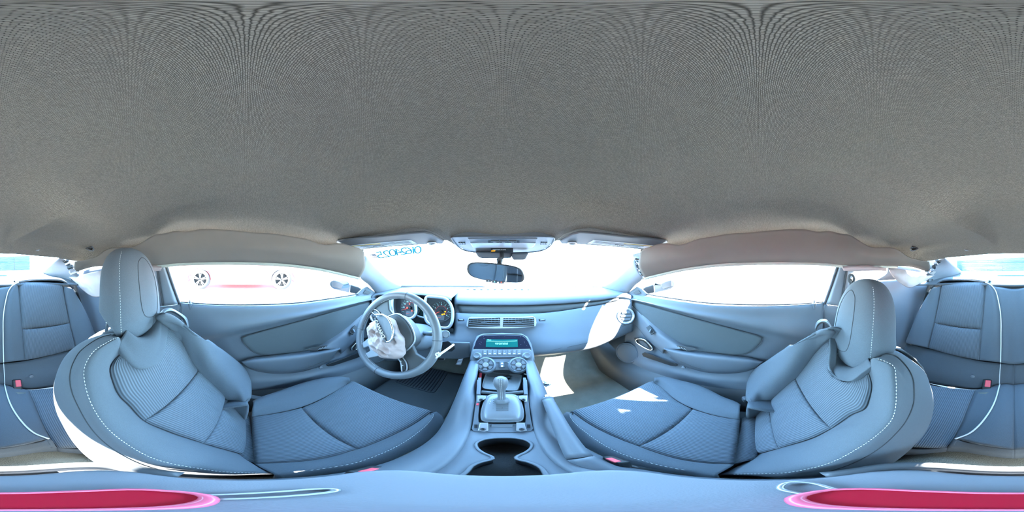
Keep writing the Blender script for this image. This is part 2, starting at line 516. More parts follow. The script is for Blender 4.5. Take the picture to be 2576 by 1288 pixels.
fm = [near(a.lerp(b, .55), .955) for a, b in zip(fta, fba)]
for k_, dd_ in ((-1, .022), (-2, .012), (-3, .005), (0, -.018), (1, -.009)):
    fm[k_] = fm[k_] + Vector((0, dd_, 0))
for sd in (-1, 1):
    o = loft('trim_1' if sd < 0 else 'trim_2', [mir(fta, sd), mir(fm, sd), mir(fba, sd), mir([near(p, 1.04) + Vector((0, 0, .015)) for p in fba], sd)], M_FLAP, nu=90, k=8, sol=.004)
    tag(o, 'grey padded roof rail trim pulled loose above the %s window' % ('driver' if sd < 0 else 'passenger'), kind='structure')
    o2 = tube('weatherstrip', mir([near(p, 1.012) + Vector((0, 0, -.004)) for p in fba[10:]], sd), .008, M_SEALG, o, n=8, res=60)

# ---- glass
M_COWL_ = mat('window_seal', (0.05, 0.05, 0.055), 0.7, var=0)
hdr = [hx(918, 636, -.58)] + [V(-.50, .60, .014), V(-.36, .69, .024), V(-.18, .76, .032), V(0, .79, .035)]
hdr_full = hdr + [M(p) for p in hdr[:-1]][::-1]
basep = [hx(1012, 722, -.665), hx(1060, 722, -.55), hy(1150, 722, 1.17), hy(1263, 722, 1.24)]
base_full = basep + [M(p) for p in basep[:-1]][::-1]
up2 = Vector((0, 0, .006))
o = loft('window_1', [[p + up2 for p in hdr_full], base_full], M_GLASS, nu=30, k=2, fc=True); tag(o, 'wide raked windshield glass', kind='structure')
belt = S([(430, 757), (455, 760), (540, 766), (620, 767), (700, 765), (750, 762), (820, 753), (900, 740), (950, 733)], hx, -.715)
beltI = S([(430, 757), (455, 760), (540, 766), (620, 767), (700, 765), (750, 762), (820, 753), (900, 740), (950, 733)], hx, -.700)
for sd in (-1, 1):
    o = tube('trim_10' if sd < 0 else 'trim_11', mir([near(p, .998) + Vector((0, 0, .001)) for p in beltI[1:8]], sd), .0032, M_COWL_, n=6, res=50)
    tag(o, 'thin black window seal along the top of the %s door' % ('driver' if sd < 0 else 'passenger'), kind='structure')
fbw = [near(hx(a, b, -.62), 1.0) + Vector((0, 0, .004)) for a, b in [(395, 668), (450, 662), (550, 659), (640, 660), (720, 664), (800, 674), (860, 687), (905, 698), (948, 732)]]
for sd, nm in ((-1, 'window_2'), (1, 'window_3')):
    o = loft(nm, [mir(fbw, sd), mir(belt, sd)], M_GLASS, nu=30, k=2); tag(o, 'frameless glass of the %s door' % ('driver' if sd < 0 else 'passenger'), kind='structure')
rh = [hx(152, 648, -.365), V(-.20, -.79, .006), V(0, -.80, .012)]
rh_f = rh + [M(p) for p in rh[:-1]][::-1]
rb = [V(-.50, -1.45, -.150), V(-.30, -1.55, -.165), V(0, -1.6, -.172)]
rb_f = rb + [M(p) for p in rb[:-1]][::-1]
o = loft('window_4', [[p + up2 for p in rh_f], rb_f], M_GLASS, nu=24, k=2); tag(o, 'raked rear window glass with thin heating lines', kind='structure')
ga, gb = resamp([p + up2 for p in rh_f], 40), resamp(rb_f, 40)
M_WIRE = mat('heating_wire', (0.006, 0.007, 0.01), 0.5, var=0)
for k in range(10):
    t = .2 + .075 * k
    tube('heating_wire', [near(ga[j].lerp(gb[j], t), .996) for j in range(3, 37, 3)], .0006, M_WIRE, o, n=4, res=0)
# blue factory tint line, cowl strip
M_COWL = mat('cowl_strip', (0.14, 0.13, 0.13), 0.6, var=0)
o = tube('trim_3', [p + Vector((0, -.012, .009)) for p in base_full], .008, M_COWL, n=6, res=40); tag(o, 'dark rubber strip along the foot of the windshield', kind='structure')

# ---- pillars
M_PILLAR = mat('pillar_trim', (0.20, 0.215, 0.24), 0.75, bump='noise', bs=900, bd=.15)
for sd in (-1, 1):
    who = 'driver' if sd < 0 else 'passenger'
    inn = S([(919, 645, -.585), (945, 672, -.605), (975, 702, -.64), (1012, 723, -.665)], hx)
    mid = S([(912, 668, -.585), (930, 695, -.612), (950, 715, -.65), (985, 738, -.68)], hx)
    out = S([(904, 694, -.605), (915, 706, -.635), (930, 718, -.67), (952, 742, -.705)], hx)
    bk = [near(p, 1.05) for p in out]
    if sd > 0:      # this one has come away at its top
        inn[0] = hx(931, 655, -.59); mid[0] = hx(924, 676, -.59); out[0] = hx(911, 696, -.61)
    o = loft('trim_4' if sd < 0 else 'trim_5', [mir([near(p, 1.04) for p in inn], sd), mir(inn, sd), mir(mid, sd), mir(out, sd), mir(bk, sd)], M_PILLAR, nu=20, k=6, sol=.004)
    tag(o, 'grey cloth covered windshield pillar trim beside the %s' % who, kind='structure')
    if sd > 0:
        fr = thing('pillar_frame', 'bare black and silver windshield pillar metal showing in a gap beside the passenger visor', 'pillar frame', M(hx(925, 660, -.62)))
        slab('dark_backing', [M(hx(a, b, -.645)) for a, b in [(934, 640), (912, 634), (898, 660), (898, 700), (912, 704), (926, 672)]], (-1, -.5, 0), .006, M_BLACK, fr)  # dark sheet added behind the brackets to make the gap read dark
        for k, (a, b, c) in enumerate([(922, 650, .010), (920, 660, .008), (916, 670, .012), (914, 680, .009), (911, 689, .007)]):
            box('bracket', M(hx(a, b, -.61)), .03, .02, c, M_METAL if k % 2 else M_BLACK, fr, .001, Euler((.5, .2, -.5 + k * .1)).to_matrix())
    # centre pillar
    e = [S([(374, 660, -.66), (392, 770, -.70)], hx), S([(392, 660, -.63), (408, 770, -.675)], hx), S([(406, 660, -.625), (436, 766, -.672)], hx),
         S([(412, 660, -.635), (446, 766, -.685)], hx), S([(420, 660, -.66), (456, 766, -.715)], hx)]
    o = loft('trim_6' if sd < 0 else 'trim_7', [mir(c, sd) for c in e], M_PILLAR, nu=12, k=5, sol=.006)
    tag(o, 'grey plastic centre pillar trim behind the %s door window' % who, kind='structure')
    tube('pillar_seal', mir(S([(417, 662, -.64), (434, 715, -.668), (453, 768, -.70)], hx), sd), .007, M_COWL_, o, n=8, res=12)
    tube('pillar_seal', mir(S([(393, 664, -.622), (401, 715, -.645), (410, 768, -.668)], hx), sd), .005, M_COWL_, o, n=8, res=12)
    lo = [S([(378, 772, -.70), (392, 1000, -.72)], hx), S([(400, 772, -.68), (420, 1000, -.70)], hx), S([(452, 766, -.69), (470, 960, -.71)], hx)]
    o = loft('pillar_foot', [mir(c, sd) for c in lo], M_PL, o, nu=12, k=5, sol=.006)
    # rear roof pillar
    cp = [S([(152, 647, -.365), (104, 685, -.487)], hx), S([(168, 660, -.44), (130, 698, -.53)], hx), S([(193, 688, -.52), (170, 706, -.565)], hx), S([(200, 690, -.56), (186, 745, -.62)], hx)]
    o = loft('trim_8' if sd < 0 else 'trim_9', [mir(c, sd) for c in cp], M_PILLAR, nu=14, k=6, sol=.005)
    tag(o, 'grey rear roof pillar trim on the %s side of the rear window' % who, kind='structure')
    # rear quarter trim: window ledge and streaked side panel
    q = [S([(392, 768, -.70), (330, 712, -.69), (270, 704, -.665), (205, 700, -.63), (170, 700, -.585)], hx),
         S([(392, 780, -.675), (330, 735, -.665), (270, 735, -.645), (215, 730, -.61), (180, 716, -.57)], hx),
         S([(392, 860, -.655), (330, 800, -.645), (270, 800, -.62), (228, 790, -.59), (205, 765, -.57)], hx),
         S([(392, 980, -.66), (330, 930, -.64), (280, 900, -.61), (250, 880, -.58), (232, 850, -.56)], hx),
         S([(392, 1060, -.66), (330, 1050, -.64), (290, 1020, -.61), (260, 1000, -.58), (240, 960, -.55)], hx)]
    o = loft('wall_left' if sd < 0 else 'wall_right', [mir(c, sd) for c in q], M_PL, nu=30, k=6, sol=.006)
    tag(o, 'grey streaked plastic side panel beside the rear seat behind the %s' % who, kind='structure')
    # quarter window glass and its surround
    qt = S([(384, 666, -.64), (330, 664, -.63), (270, 668, -.62), (215, 682, -.60)], hx)
    qb = S([(384, 742, -.70), (330, 712, -.69), (290, 700, -.675), (250, 692, -.655)], hx)
    o = loft('window_5' if sd < 0 else 'window_6', [mir(qt, sd), mir(qb, sd)], M_GLASS, nu=12, k=2)
    tag(o, 'small rear quarter window on the %s side' % who, kind='structure')
    sur = [S([(300, 668, -.635), (292, 676, -.638), (296, 690, -.645), (320, 706, -.675)], hx), S([(262, 668, -.62), (250, 676, -.61), (244, 690, -.62), (236, 702, -.645)], hx), S([(210, 680, -.59), (205, 690, -.60), (200, 700, -.615), (195, 712, -.625)], hx)]
    o = loft('quarter_trim', [mir(c, sd) for c in sur], M_PILLAR, o, nu=14, k=5, sol=.005)
# bare metal shows between the rear pillar trim and the torn rail
for sd in (-1, 1):
    fr = thing('pillar_bracket', 'bare steel bracket exposed at the top of the rear pillar behind the %s' % ('driver' if sd < 0 else 'passenger'), 'bracket', mir([hx(178, 668, -.56)], sd)[0])
    slab('dark_backing', mir([hx(a, b, -.50) for a, b in [(150, 643), (196, 650), (198, 684), (178, 692), (160, 670)]], sd), (-sd, .5, 0), .008, M_BLACK, fr)  # dark backing added so the gap behind the brackets is not bright
    for k, (a, b, c) in enumerate([(166, 657, .012), (172, 664, .010), (177, 672, .016), (183, 681, .014)]):
        box('clip' if k % 2 else 'bracket', mir([hx(a, b, -.43 - .012 * k)], sd)[0], .02, .035, c, M_METAL if k in (1, 3) else M_BLACK, fr, .001, Euler((.4, .3 * sd, .3 * k)).to_matrix())

# ---- parcel shelf
sf = [[V(-.60, -.87, -.185), V(-.30, -.89, -.160), V(0, -.89, -.160), V(.30, -.89, -.160), V(.60, -.87, -.185)],
      [V(-.57, -1.12, -.172), V(-.30, -1.15, -.160), V(0, -1.15, -.158), V(.30, -1.15, -.160), V(.57, -1.12, -.172)],
      [V(-.52, -1.45, -.165), V(-.30, -1.55, -.172), V(0, -1.6, -.176), V(.30, -1.55, -.172), V(.52, -1.45, -.165)]]
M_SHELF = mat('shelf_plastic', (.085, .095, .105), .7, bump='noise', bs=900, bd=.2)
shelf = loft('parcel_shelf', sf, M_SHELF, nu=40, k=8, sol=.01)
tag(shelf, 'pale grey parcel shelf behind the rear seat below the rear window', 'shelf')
for sd in (-1, 1):
    slab('speaker_panel', mir([V(-.44, -1.26, -.161), V(-.17, -1.31, -.158), V(-.17, -1.45, -.162), V(-.40, -1.42, -.161)], sd), (0, 0, 1), .006, M_PL, shelf, .002)
    slab('anchor_cover', mir([V(-.315, -.96, -.158), V(-.235, -.96, -.158), V(-.235, -1.05, -.156), V(-.315, -1.05, -.156)], sd), (0, 0, 1), .006, M_SHELF, shelf, .002)
br = thing('brake_light_housing', 'pale grey raised brake light housing in the middle of the parcel shelf', 'light housing', V(0, -1.35, -.17))
o = slab('housing', [V(-.16, -1.30, -.175), V(-.13, -1.30, -.15), V(.13, -1.30, -.15), V(.16, -1.30, -.175)], (0, 1, 0), .16, M_SHELF, br, .008, 3)
slab('slot', rrect(V(0, -1.298, -.160), (1, 0, 0), (0, 0, 1), .075, .004, .0039), (0, 1, 0), .004, mat('slot_green', (.05, .10, .11), .4, var=0), br)

# ---- floor, fire wall, tunnel, outer skin
fl = [[V(-.74, -.62, -.97), V(-.30, -.62, -.97), V(-.16, -.62, -.72), V(0, -.62, -.70)], [V(-.74, -.30, -.97), V(-.30, -.30, -.97), V(-.16, -.30, -.74), V(0, -.30, -.72)], [V(-.74, .2, -.95), V(-.17, .2, -.95), V(-.155, .2, -.70), V(0, .2, -.66)],
      [V(-.74, .45, -.915), V(-.17, .45, -.915), V(-.155, .45, -.70), V(0, .45, -.69)], [V(-.74, .66, -.868), V(-.175, .66, -.868), V(-.155, .66, -.64), V(0, .66, -.69)], [V(-.74, .90, -.83), V(-.19, .90, -.83), V(-.165, .88, -.60), V(0, .84, -.58)], [V(-.74, 1.04, -.62), V(-.20, 1.04, -.62), V(-.18, 1.02, -.55), V(0, 1.0, -.50)],
      [V(-.74, 1.10, -.28), V(-.30, 1.10, -.28), V(-.19, 1.10, -.28), V(0, 1.10, -.28)]]
fl = [r + [M(p) for p in r[:-1]][::-1] for r in fl]
floor = loft('floor', fl, M_CARPET, nu=60, k=7, sol=.012)
tag(floor, 'dark grey green carpet on the cabin floor and centre tunnel', kind='structure')
o = slab('wall_back', [V(-.72, -1.66, -.97), V(.72, -1.66, -.97), V(.60, -1.66, -.20), V(-.60, -1.66, -.20)], (0, 1, 0), .02, M_BLACK); tag(o, kind='structure')
o = slab('wall_front', [V(-.80, 1.12, -.97), V(.80, 1.12, -.97), V(.80, 1.12, -.26), V(-.80, 1.12, -.26)], (0, -1, 0), .02, M_BLACK); tag(o, kind='structure')
for sd in (-1, 1):
    o = slab('wall_%s_outer' % ('left' if sd < 0 else 'right'), [V(sd * .80, -1.7, -1.0), V(sd * .80, 1.25, -1.0), V(sd * .78, 1.25, -.27), V(sd * .745, .6, -.235), V(sd * .74, -.4, -.24), V(sd * .74, -1.0, -.22), V(sd * .66, -1.7, -.20)], (-sd, 0, 0), .02, M_BLACK)
    tag(o, kind='structure')
o = slab('hood_panel', [V(-.78, 1.26, -.285), V(.78, 1.26, -.285), V(.72, 2.2, -.34), V(-.72, 2.2, -.34)], (0, 0, 1), .03, mat('body_paint', (.55, .56, .58), .3, var=0)); tag(o, 'pale painted hood beyond the windshield', 'hood')
o = slab('trunk_lid', [V(-.70, -1.62, -.21), V(.70, -1.62, -.21), V(.66, -2.0, -.23), V(-.66, -2.0, -.23)], (0, 0, 1), .03, mat('body_paint', (.55, .56, .58), .3)); tag(o, 'pale painted trunk lid beyond the rear window', 'trunk lid')
for sd in (-1, 1):
    o = loft('baseboard_left' if sd < 0 else 'baseboard_right', [mir(c, sd) for c in
        [[V(-.66, -.25, -.70), V(-.66, .35, -.70), V(-.665, .62, -.70), V(-.66, .80, -.66), V(-.62, 1.0, -.52)], [V(-.62, -.25, -.735), V(-.62, .35, -.735), V(-.615, .62, -.735), V(-.60, .80, -.70), V(-.58, 1.0, -.56)],
         [V(-.585, -.25, -.80), V(-.585, .35, -.80), V(-.58, .62, -.80), V(-.575, .80, -.78), V(-.565, 1.0, -.66)], [V(-.585, -.25, -.95), V(-.585, .35, -.95), V(-.58, .62, -.95), V(-.575, .80, -.90), V(-.565, 1.0, -.66)]]], M_PLD, nu=40, k=6, sol=.006)
    tag(o, 'dark plastic door sill trim along the %s door' % ('driver' if sd < 0 else 'passenger'), kind='structure')
# ================================================================== doors
M_DFAB = mat('door_cloth', (0.125, 0.145, 0.155), 0.95, bump='weave', bs=330, bd=.3, spec=.1)
def door(sd):
    who = 'driver' if sd < 0 else 'passenger'
    T = thing('door_1' if sd < 0 else 'door_2', '%s door panel in grey plastic with cloth inset and curved armrest' % who, None, V(sd * .70, .2, -.95), kind='structure')
    m = lambda l: mir(l, sd)
    # main skin: rows from the window ledge down to the sill
    r0 = [p + Vector((.0, 0, .002)) for p in S([(452, 760), (540, 766), (620, 767), (700, 765), (750, 762), (820, 753), (900, 740), (950, 733)], hx, -.716)]
    r1 = S([(454, 766), (540, 772), (620, 774), (700, 772), (750, 769), (820, 760), (900, 747), (952, 738)], hx, -.692)
    r2 = S([(456, 800), (540, 800), (620, 798), (700, 790), (750, 784), (820, 772), (900, 756), (952, 746)], hx, -.683)
    r3 = S([(458, 850), (540, 838), (620, 824), (700, 808), (750, 798), (820, 782), (900, 762), (954, 750)], hx, -.672)
    r4 = S([(460, 872), (540, 858), (620, 842), (700, 826), (750, 812), (820, 792), (900, 768), (955, 754)], hx, -.702)
    r5 = S([(462, 900), (540, 900), (620, 890), (700, 878), (750, 868), (820, 850), (890, 815), (956, 790)], hx, -.695)
    r6 = S([(464, 930), (540, 925), (620, 920), (700, 915), (750, 905), (820, 890), (890, 862), (956, 830)], hx, -.690)
    r7 = S([(466, 945), (540, 945), (620, 946), (700, 944), (750, 940), (820, 925), (890, 905), (956, 880)], hx, -.672)
    r8 = S([(468, 965), (540, 968), (620, 966), (700, 962), (750, 956), (820, 943), (890, 925), (956, 900)], hx, -.655)
    r9 = S([(470, 1010), (540, 1010), (620, 1010), (700, 1004), (750, 998), (820, 980), (890, 955), (956, 935)], hx, -.655)
    loft('door_panel', [m(r) for r in (r0, r1, r2, r3, r4, r5, r6, r7, r8, r9)], M_PL, T, nu=70, k=6, sol=.006)
    # cloth inset
    px = [(607, 850), (640, 839), (700, 823), (760, 807), (820, 790), (880, 773), (925, 761), (940, 764), (925, 778), (905, 800), (885, 830), (868, 852), (840, 868), (790, 882), (735, 889), (685, 893), (655, 892), (632, 882), (615, 866)]
    c = resamp([near(hx(a, b, -.697), .992) for a, b in px], 60, True)
    cc = sum(c, Vector()) / len(c)
    ins = loft('cloth_inset', [m([near(p.lerp(cc, t), 1 - h) for p in c]) for t, h in ((0, -.006), (.015, .002), (.06, .006), (.4, .007), (.8, .007), (.999, .007))], M_DFAB, T, nu=60, k=3, closed=True)
    tube('inset_seam', m([near(p, .996) for p in c]), .0016, M_SEAM, ins, n=5, closed=True, res=80)
    # armrest: upper pad and lower face
    at = S([(607, 909, -.665), (640, 899, -.68), (700, 892, -.688), (760, 884, -.69), (820, 874, -.69), (852, 868, -.688)], hx)
    am = S([(608, 911, -.655), (640, 905, -.645), (700, 899, -.637), (760, 893, -.635), (820, 884, -.637), (856, 877, -.64)], hx)
    a2 = S([(610, 914, -.652), (640, 914, -.635), (700, 914, -.626), (760, 907, -.625), (815, 895, -.628), (850, 882, -.635)], hx)
    a3 = S([(618, 922, -.658), (650, 929, -.642), (700, 933, -.634), (760, 928, -.634), (810, 910, -.638), (842, 893, -.644)], hx)
    a4 = S([(628, 928, -.68), (655, 936, -.67), (700, 940, -.664), (760, 935, -.664), (812, 917, -.668), (842, 899, -.67)], hx)
    arm = loft('armrest', [m(a) for a in (at, am, a2, a3, a4)], M_PLD if False else M_PL, T, nu=50, k=7, sol=.005)
    tube('armrest_seam', m([near(p, .995) for p in S([(630, 926, -.655), (660, 931, -.645), (710, 932, -.638), (770, 926, -.638), (815, 908, -.642)], hx)]), .0012, M_SEAM, arm, n=5, res=40)
    # switch blade rising forward from the armrest
    b0 = S([(783, 881, -.690), (820, 858, -.690), (850, 838, -.692), (880, 812, -.694), (905, 786, -.697), (935, 768, -.70)], hx)
    b1 = S([(792, 879, -.655), (825, 868, -.660), (858, 848, -.665), (885, 828, -.672), (912, 800, -.682), (940, 776, -.695)], hx)
    b2 = S([(852, 879, -.650), (866, 868, -.655), (884, 852, -.662), (900, 836, -.670), (918, 812, -.682), (945, 786, -.695)], hx)
    b3 = S([(858, 890, -.672), (874, 876, -.675), (892, 860, -.680), (908, 842, -.684), (924, 822, -.688), (950, 796, -.697)], hx)
    bl = loft('switch_blade', [m(b) for b in (b0, b1, b2, b3)], M_PL, T, nu=40, k=7, sol=.004)
    # pull cup behind the blade
    cup = m([near(hx(a, b, -.655), .99) for a, b in [(768, 880), (779, 876), (812, 869), (826, 869), (812, 879), (795, 883)]])
    slab('pull_cup', cup, (-sd, 0, .5), .006, M_PLD, T, .002)
    for k in range(3):
        tube('cup_rib', m([near(hx(798 + k * 7, 882 - k * 2.2, -.65), .985), near(hx(806 + k * 7, 876 - k * 2.0, -.65), .985)]), .0012, M_SILVER, T, n=4, res=0)
    # window switch
    u = (hx(898, 823, -.665) - hx(884, 843, -.655)).normalized(); nn = Vector((.75, 0, .66)); vv = nn.cross(u).normalized(); u = mir([u], sd)[0]; vv = mir([vv], sd)[0]
    c0 = m([near(hx(890, 830, -.667), .985)])[0]
    sw = slab('window_switch', rrect(c0, u, vv, .026, .012, .002), (-sd * .75, 0, .66), .006, M_BLACK, T, .001)
    box('rocker', c0 + Vector((-sd * .004, 0, .003)) - u * .009, .008, .018, .018, M_PL, sw, .002, Vector((-sd * .75, 0, .66)).to_track_quat('Z', 'Y').to_matrix())
    # chrome door handle in its cup
    hpx = [(885, 869), (893, 855), (902, 851), (916, 851), (923, 855), (922, 863), (905, 876), (890, 880)]
    hr = m([near(hx(a, b, -.680), .975) for a, b in [(885, 879), (888, 871), (903, 856), (917, 852), (925, 854), (924, 862), (908, 873), (893, 880)]])
    hc = slab('handle_cup', m([near(hx(a, b, -.680), .982) for a, b in [(882, 882), (887, 869), (903, 854), (920, 849), (932, 850), (926, 863), (908, 876), (893, 882)]]), (-sd, -.2, .2), .008, M_BLACK, T, .003)
    tube('chrome_bezel', hr, .0042, M_CHROME, hc, n=8, closed=True, res=48)
    slab('handle_lever', m([near(hx(a, b, -.680), .976) for a, b in [(893, 876), (899, 866), (910, 858), (918, 857), (915, 864), (902, 873)]]), (-sd, -.2, .2), .006, M_PLD, hc, .002)
    # map pocket
    slab('map_pocket', m([near(hx(a, b, -.664), .985) for a, b in [(821, 919), (826, 915), (850, 907), (885, 893), (905, 886), (912, 890), (908, 897), (870, 910), (840, 920), (826, 922)]]), (-sd, 0, .3), .006, M_BLACK, T, .003)
    # speaker
    sc = m([near(hx(948, 888, -.665), .985)])[0]; sn = Vector((-sd * .93, -.3, .2)).normalized()
    spk = lathe('speaker', [(.001, -.02), (.075, -.02), (.075, .004), (.068, .008), (.064, .005), (.060, .006), (.03, .009), (.001, .010)], sc, sn, M_PL, T, n=36)
    # lock button post
    lb = m([hx(480, 762, -.700)])[0] + Vector((0, 0, .0))
    lathe('lock_button', [(.002, -.03), (.007, -.012), (.010, -.002), (.010, .002), (.004, .003), (.0035, .014), (.001, .018)], lb + Vector((-sd * .012, 0, .0)), (0, 0, 1), M_PL, T, n=12)
    # courtesy button low on the panel
    lathe('screw_cap', [(.009, -.006), (.009, .002), (.006, .004), (.001, .004)], m([near(hx(807, 925, -.662), .985)])[0], (-sd, 0, .25), M_GREYP, T, n=16)
    # mirror corner trim
    mt = m([hx(a, b, -.70) for a, b in [(896, 741), (912, 726), (924, 720), (946, 736), (940, 743), (915, 748)]])
    mc = slab('mirror_corner', mt, (-sd, -.2, .2), .012, M_PL, T, .004)
    slab('tweeter_inset', m([near(hx(a, b, -.70), .992) for a, b in [(914, 738), (921, 729), (935, 736), (928, 741)]]), (-sd, -.2, .2), .003, M_PLD, mc, .002)
    return T
door(-1); door(1)
# ================================================================== front seats
# how the passenger seat (further forward, more upright) differs from the driver seat's mirror image, as sight line offsets
BACKSHIFT = [((275, 930), (334, 973)), ((211, 937), (275, 986)), ((134, 985), (176, 1008)), ((363, 1060), (435, 1078)), ((496, 927), (523, 948)), ((567, 998), (590, 1009)), ((508, 1114), (567, 1128)),
             ((362, 928), (397, 959)), ((496, 848), (496, 851)), ((577, 898), (584, 905)), ((626, 956), (641, 956)), ((438, 803), (446, 829)), ((402, 800), (422, 832)), ((600, 1215), (630, 1215)), ((350, 1204), (382, 1204)),
             ((690, 1195), (722, 1198)), ((226, 1155), (262, 1152)), ((245, 845), (271, 886)), ((300, 846), (330, 902)), ((164, 896), (199, 934)), ((590, 1138), (628, 1146))]
CUSHSHIFT = [((632, 1047), (665, 1054)), ((640, 1166), (680, 1168)), ((759, 1024), (783, 1028)), ((898, 1130), (918, 1123)), ((878, 960), (878, 960)), ((1080, 1040), (1082, 1040)), ((1042, 1143), (1042, 1142)), ((656, 1003), (680, 1013)), ((770, 964), (777, 970)), ((784, 1203), (800, 1203))]
def shifted(a, b, tab):
    sw = sx = sy = 0.0
    for (x, y), (u, v) in tab:
        q = 1.0 / ((a - x) ** 2 + (b - y) ** 2 + 900.0) ** 1.6
        sw += q; sx += q * (u - x); sy += q * (v - y)
    return a + sx / sw, b + sy / sw
def seat(sd):
    drv = sd < 0
    who = 'driver' if drv else 'passenger'
    T = thing('car_seat', ('charcoal cloth driver seat with tall raised headrest, beside the airbag steering wheel' if drv else
                           'charcoal cloth front passenger seat with lowered headrest, beside the parking brake lever'), 'seat', V(sd * .38, .1, -.95), 'front bucket seats')
    mp = lambda l: mir(l, sd)
    # the passenger seat stands a little further forward and more upright
    m = mcu = mp
    # ---- backrest: reclined reference plane
    B0 = V(0, .02, -.70); th = math.atan(.5)
    n = Vector((0, math.cos(th), math.sin(th)))
    def bp1(a, b, N):
        if not drv: a, b = shifted(a, b, BACKSHIFT)
        p = hp(a, b, B0 + n * N, n)
        for _ in range(4):          # the crown of the backrest rolls away to the rear
            h = max(0.0, p.z - CZ + .30)
            p = hp(a, b, B0 + n * (N - 5.5 * h * h), n)
        return p
    bp = lambda l, N: [bp1(a, b, N) for a, b in l]
    mn = Vector((n.x * (1), n.y, n.z))
    C0 = bp([(690, 1197), (600, 1215), (480, 1216), (370, 1208), (290, 1188), (226, 1155), (182, 1110), (158, 1070), (140, 1030), (134, 985), (142, 940), (164, 896), (202, 863), (245, 845), (292, 832)], -.16)
    C0b = [near(p - n * .05 + Vector((-.05, 0, -.01)), 1.03) for p in C0]
    C1 = bp([(690, 1193), (640, 1190), (563, 1187), (491, 1177), (399, 1158), (322, 1119), (269, 1076), (233, 1023), (217, 980), (211, 937), (219, 908), (241, 879), (277, 857), (292, 850)], .012) + bp([(306, 848)], -.07)
    Cs = bp([(688, 1195), (600, 1200), (500, 1195), (395, 1180), (300, 1140), (235, 1085), (200, 1030), (180, 985), (175, 945), (184, 912), (205, 880), (250, 850), (296, 838)], -.05)
    Ci = bp([(660, 1180), (600, 1168), (520, 1146), (430, 1112), (360, 1075), (300, 1035), (262, 985), (250, 935), (262, 900), (286, 875), (301, 862)], .006) + bp([(314, 860)], -.07)
    C2 = bp([(616, 1150), (590, 1138), (500, 1112), (420, 1085), (363, 1060), (325, 1022), (298, 995), (282, 960), (275, 930), (284, 908), (306, 886)], -.03) + bp([(320, 880)], -.07)
    back = loft('backrest', [m(c) for c in (C0b, C0, Cs, C1, Ci, C2)], M_FAB, T, nu=90, k=6, sol=.008)
    C3 = bp([(618, 1060), (604, 1045), (592, 1033), (563, 995), (529, 961), (496, 927), (476, 898), (462, 860), (443, 831), (424, 820), (402, 812)], -.03) + bp([(388, 806)], -.11 if drv else -.19)
    C3m = bp([(626, 1030), (616, 1015), (596, 975), (560, 935), (525, 900), (500, 862), (470, 832), (445, 814), (418, 806), (402, 800)], .030 if drv else .036) + bp([(388, 796)], -.11 if drv else -.19)
    C4 = bp([(616, 1018), (623, 1000), (626, 975), (625, 956), (611, 927), (577, 898), (539, 874), (496, 848), (467, 826), (438, 803), (414, 792), (402, 788)], .040 if drv else .052) + bp([(388, 788)], -.11 if drv else -.19)
    if not drv:
        C3, C3m, C4 = [c[:-2] + c[-1:] for c in (C3, C3m, C4)]
    C4b = [near(p - n * .10, .985) for p in C4]
    b2 = loft('backrest_bolster', [m(c) for c in (C3, C3m, C4, C4b)], M_FAB, T, nu=70, k=7, sol=.008)
    # back shell closing the rear
    fl_ = lambda p: Vector((p.x, p.y, max(p.z, CZ - .92)))
    rb0 = resamp([p - n * .02 for p in C0b], 30); rb1 = resamp([p - n * .02 for p in C4b], 30)
    grid_obj('back_shell', [m([fl_(a.lerp(b, t) - n * (.05 * math.sin(PI * t))) for a, b in zip(rb0, rb1)]) for t in [i / 10 for i in range(11)]], M_PLD, T, sol=.006, fc=False)
    # ribbed inserts: lower, lumbar, upper
    def seg(c, i0, i1):
        r = resamp(c, 60); return r[i0:i1 + 1]
    def idx(c, px, py, N):
        q = bp([(px, py)], N)[0]; r = resamp(c, 60)
        return min(range(60), key=lambda i: (r[i] - q).length)
    a1, a2 = idx(C2, 508, 1114, -.03), idx(C2, 363, 1060, -.03)
    e1, e2 = idx(C3, 567, 998, -.03), idx(C3, 500, 932, -.03)
    nn = M(n) if drv is False else n
    for (i0, i1, j0, j1) in ((0, a1, 0, e1), (a1, a2, e1, e2), (a2, 59, e2, 59)):
        top_ins = pillow('backrest_insert', m(seg(C2, i0, i1)), m(seg(C3, j0, j1)), M_RIB, T, .016, n, nu=40, nv=36)
    # neck pad: U shaped plain cloth piece under the headrest
    U = bp([(296, 868), (318, 900), (345, 925), (362, 928), (392, 918), (412, 895), (420, 850), (424, 818)], -.006)
    Ui = bp([(306, 850), (324, 878), (345, 908), (362, 912), (384, 902), (400, 878), (407, 842), (408, 806)], -.002 if drv else -.03)
    Ut = bp([(316, 826), (330, 838), (345, 848), (360, 850), (374, 846), (388, 830), (394, 812), (398, 792)], -.006 if drv else -.08)
    Ue = [p - n * .018 for p in U]
    if not drv:
        Ui = [near(a.lerp(b, .12) + n * .004, 1) for a, b in zip(resamp(U, 20), resamp(Ui, 20))]
        Ut = [near(a.lerp(b, .45), 1) for a, b in zip(resamp(U, 20), resamp(Ut, 20))]
    loft('neck_pad', [m(c) for c in (Ue, U, Ui, Ut, [p - n * .10 for p in Ut])], M_FAB, T, nu=40, k=6, sol=.004)
    notch = [topx(p) for p in m(resamp(Ui, 24))]
    for v_ in top_ins.data.vertices:      # the ribbed cloth dips into the neck notch
        if inside(*topx(v_.co), notch): v_.co = v_.co - n * .10
    dashes('stitching', m([near(p, .994) for p in resamp(C1, 60)[3:56]]), .0008, M_STITCH, back, pitch=.0075)
    tube('seam', m([near(p, .996) for p in resamp(Cs, 40)[12:39]]), .0012, M_SEAM, back, n=5, res=80)
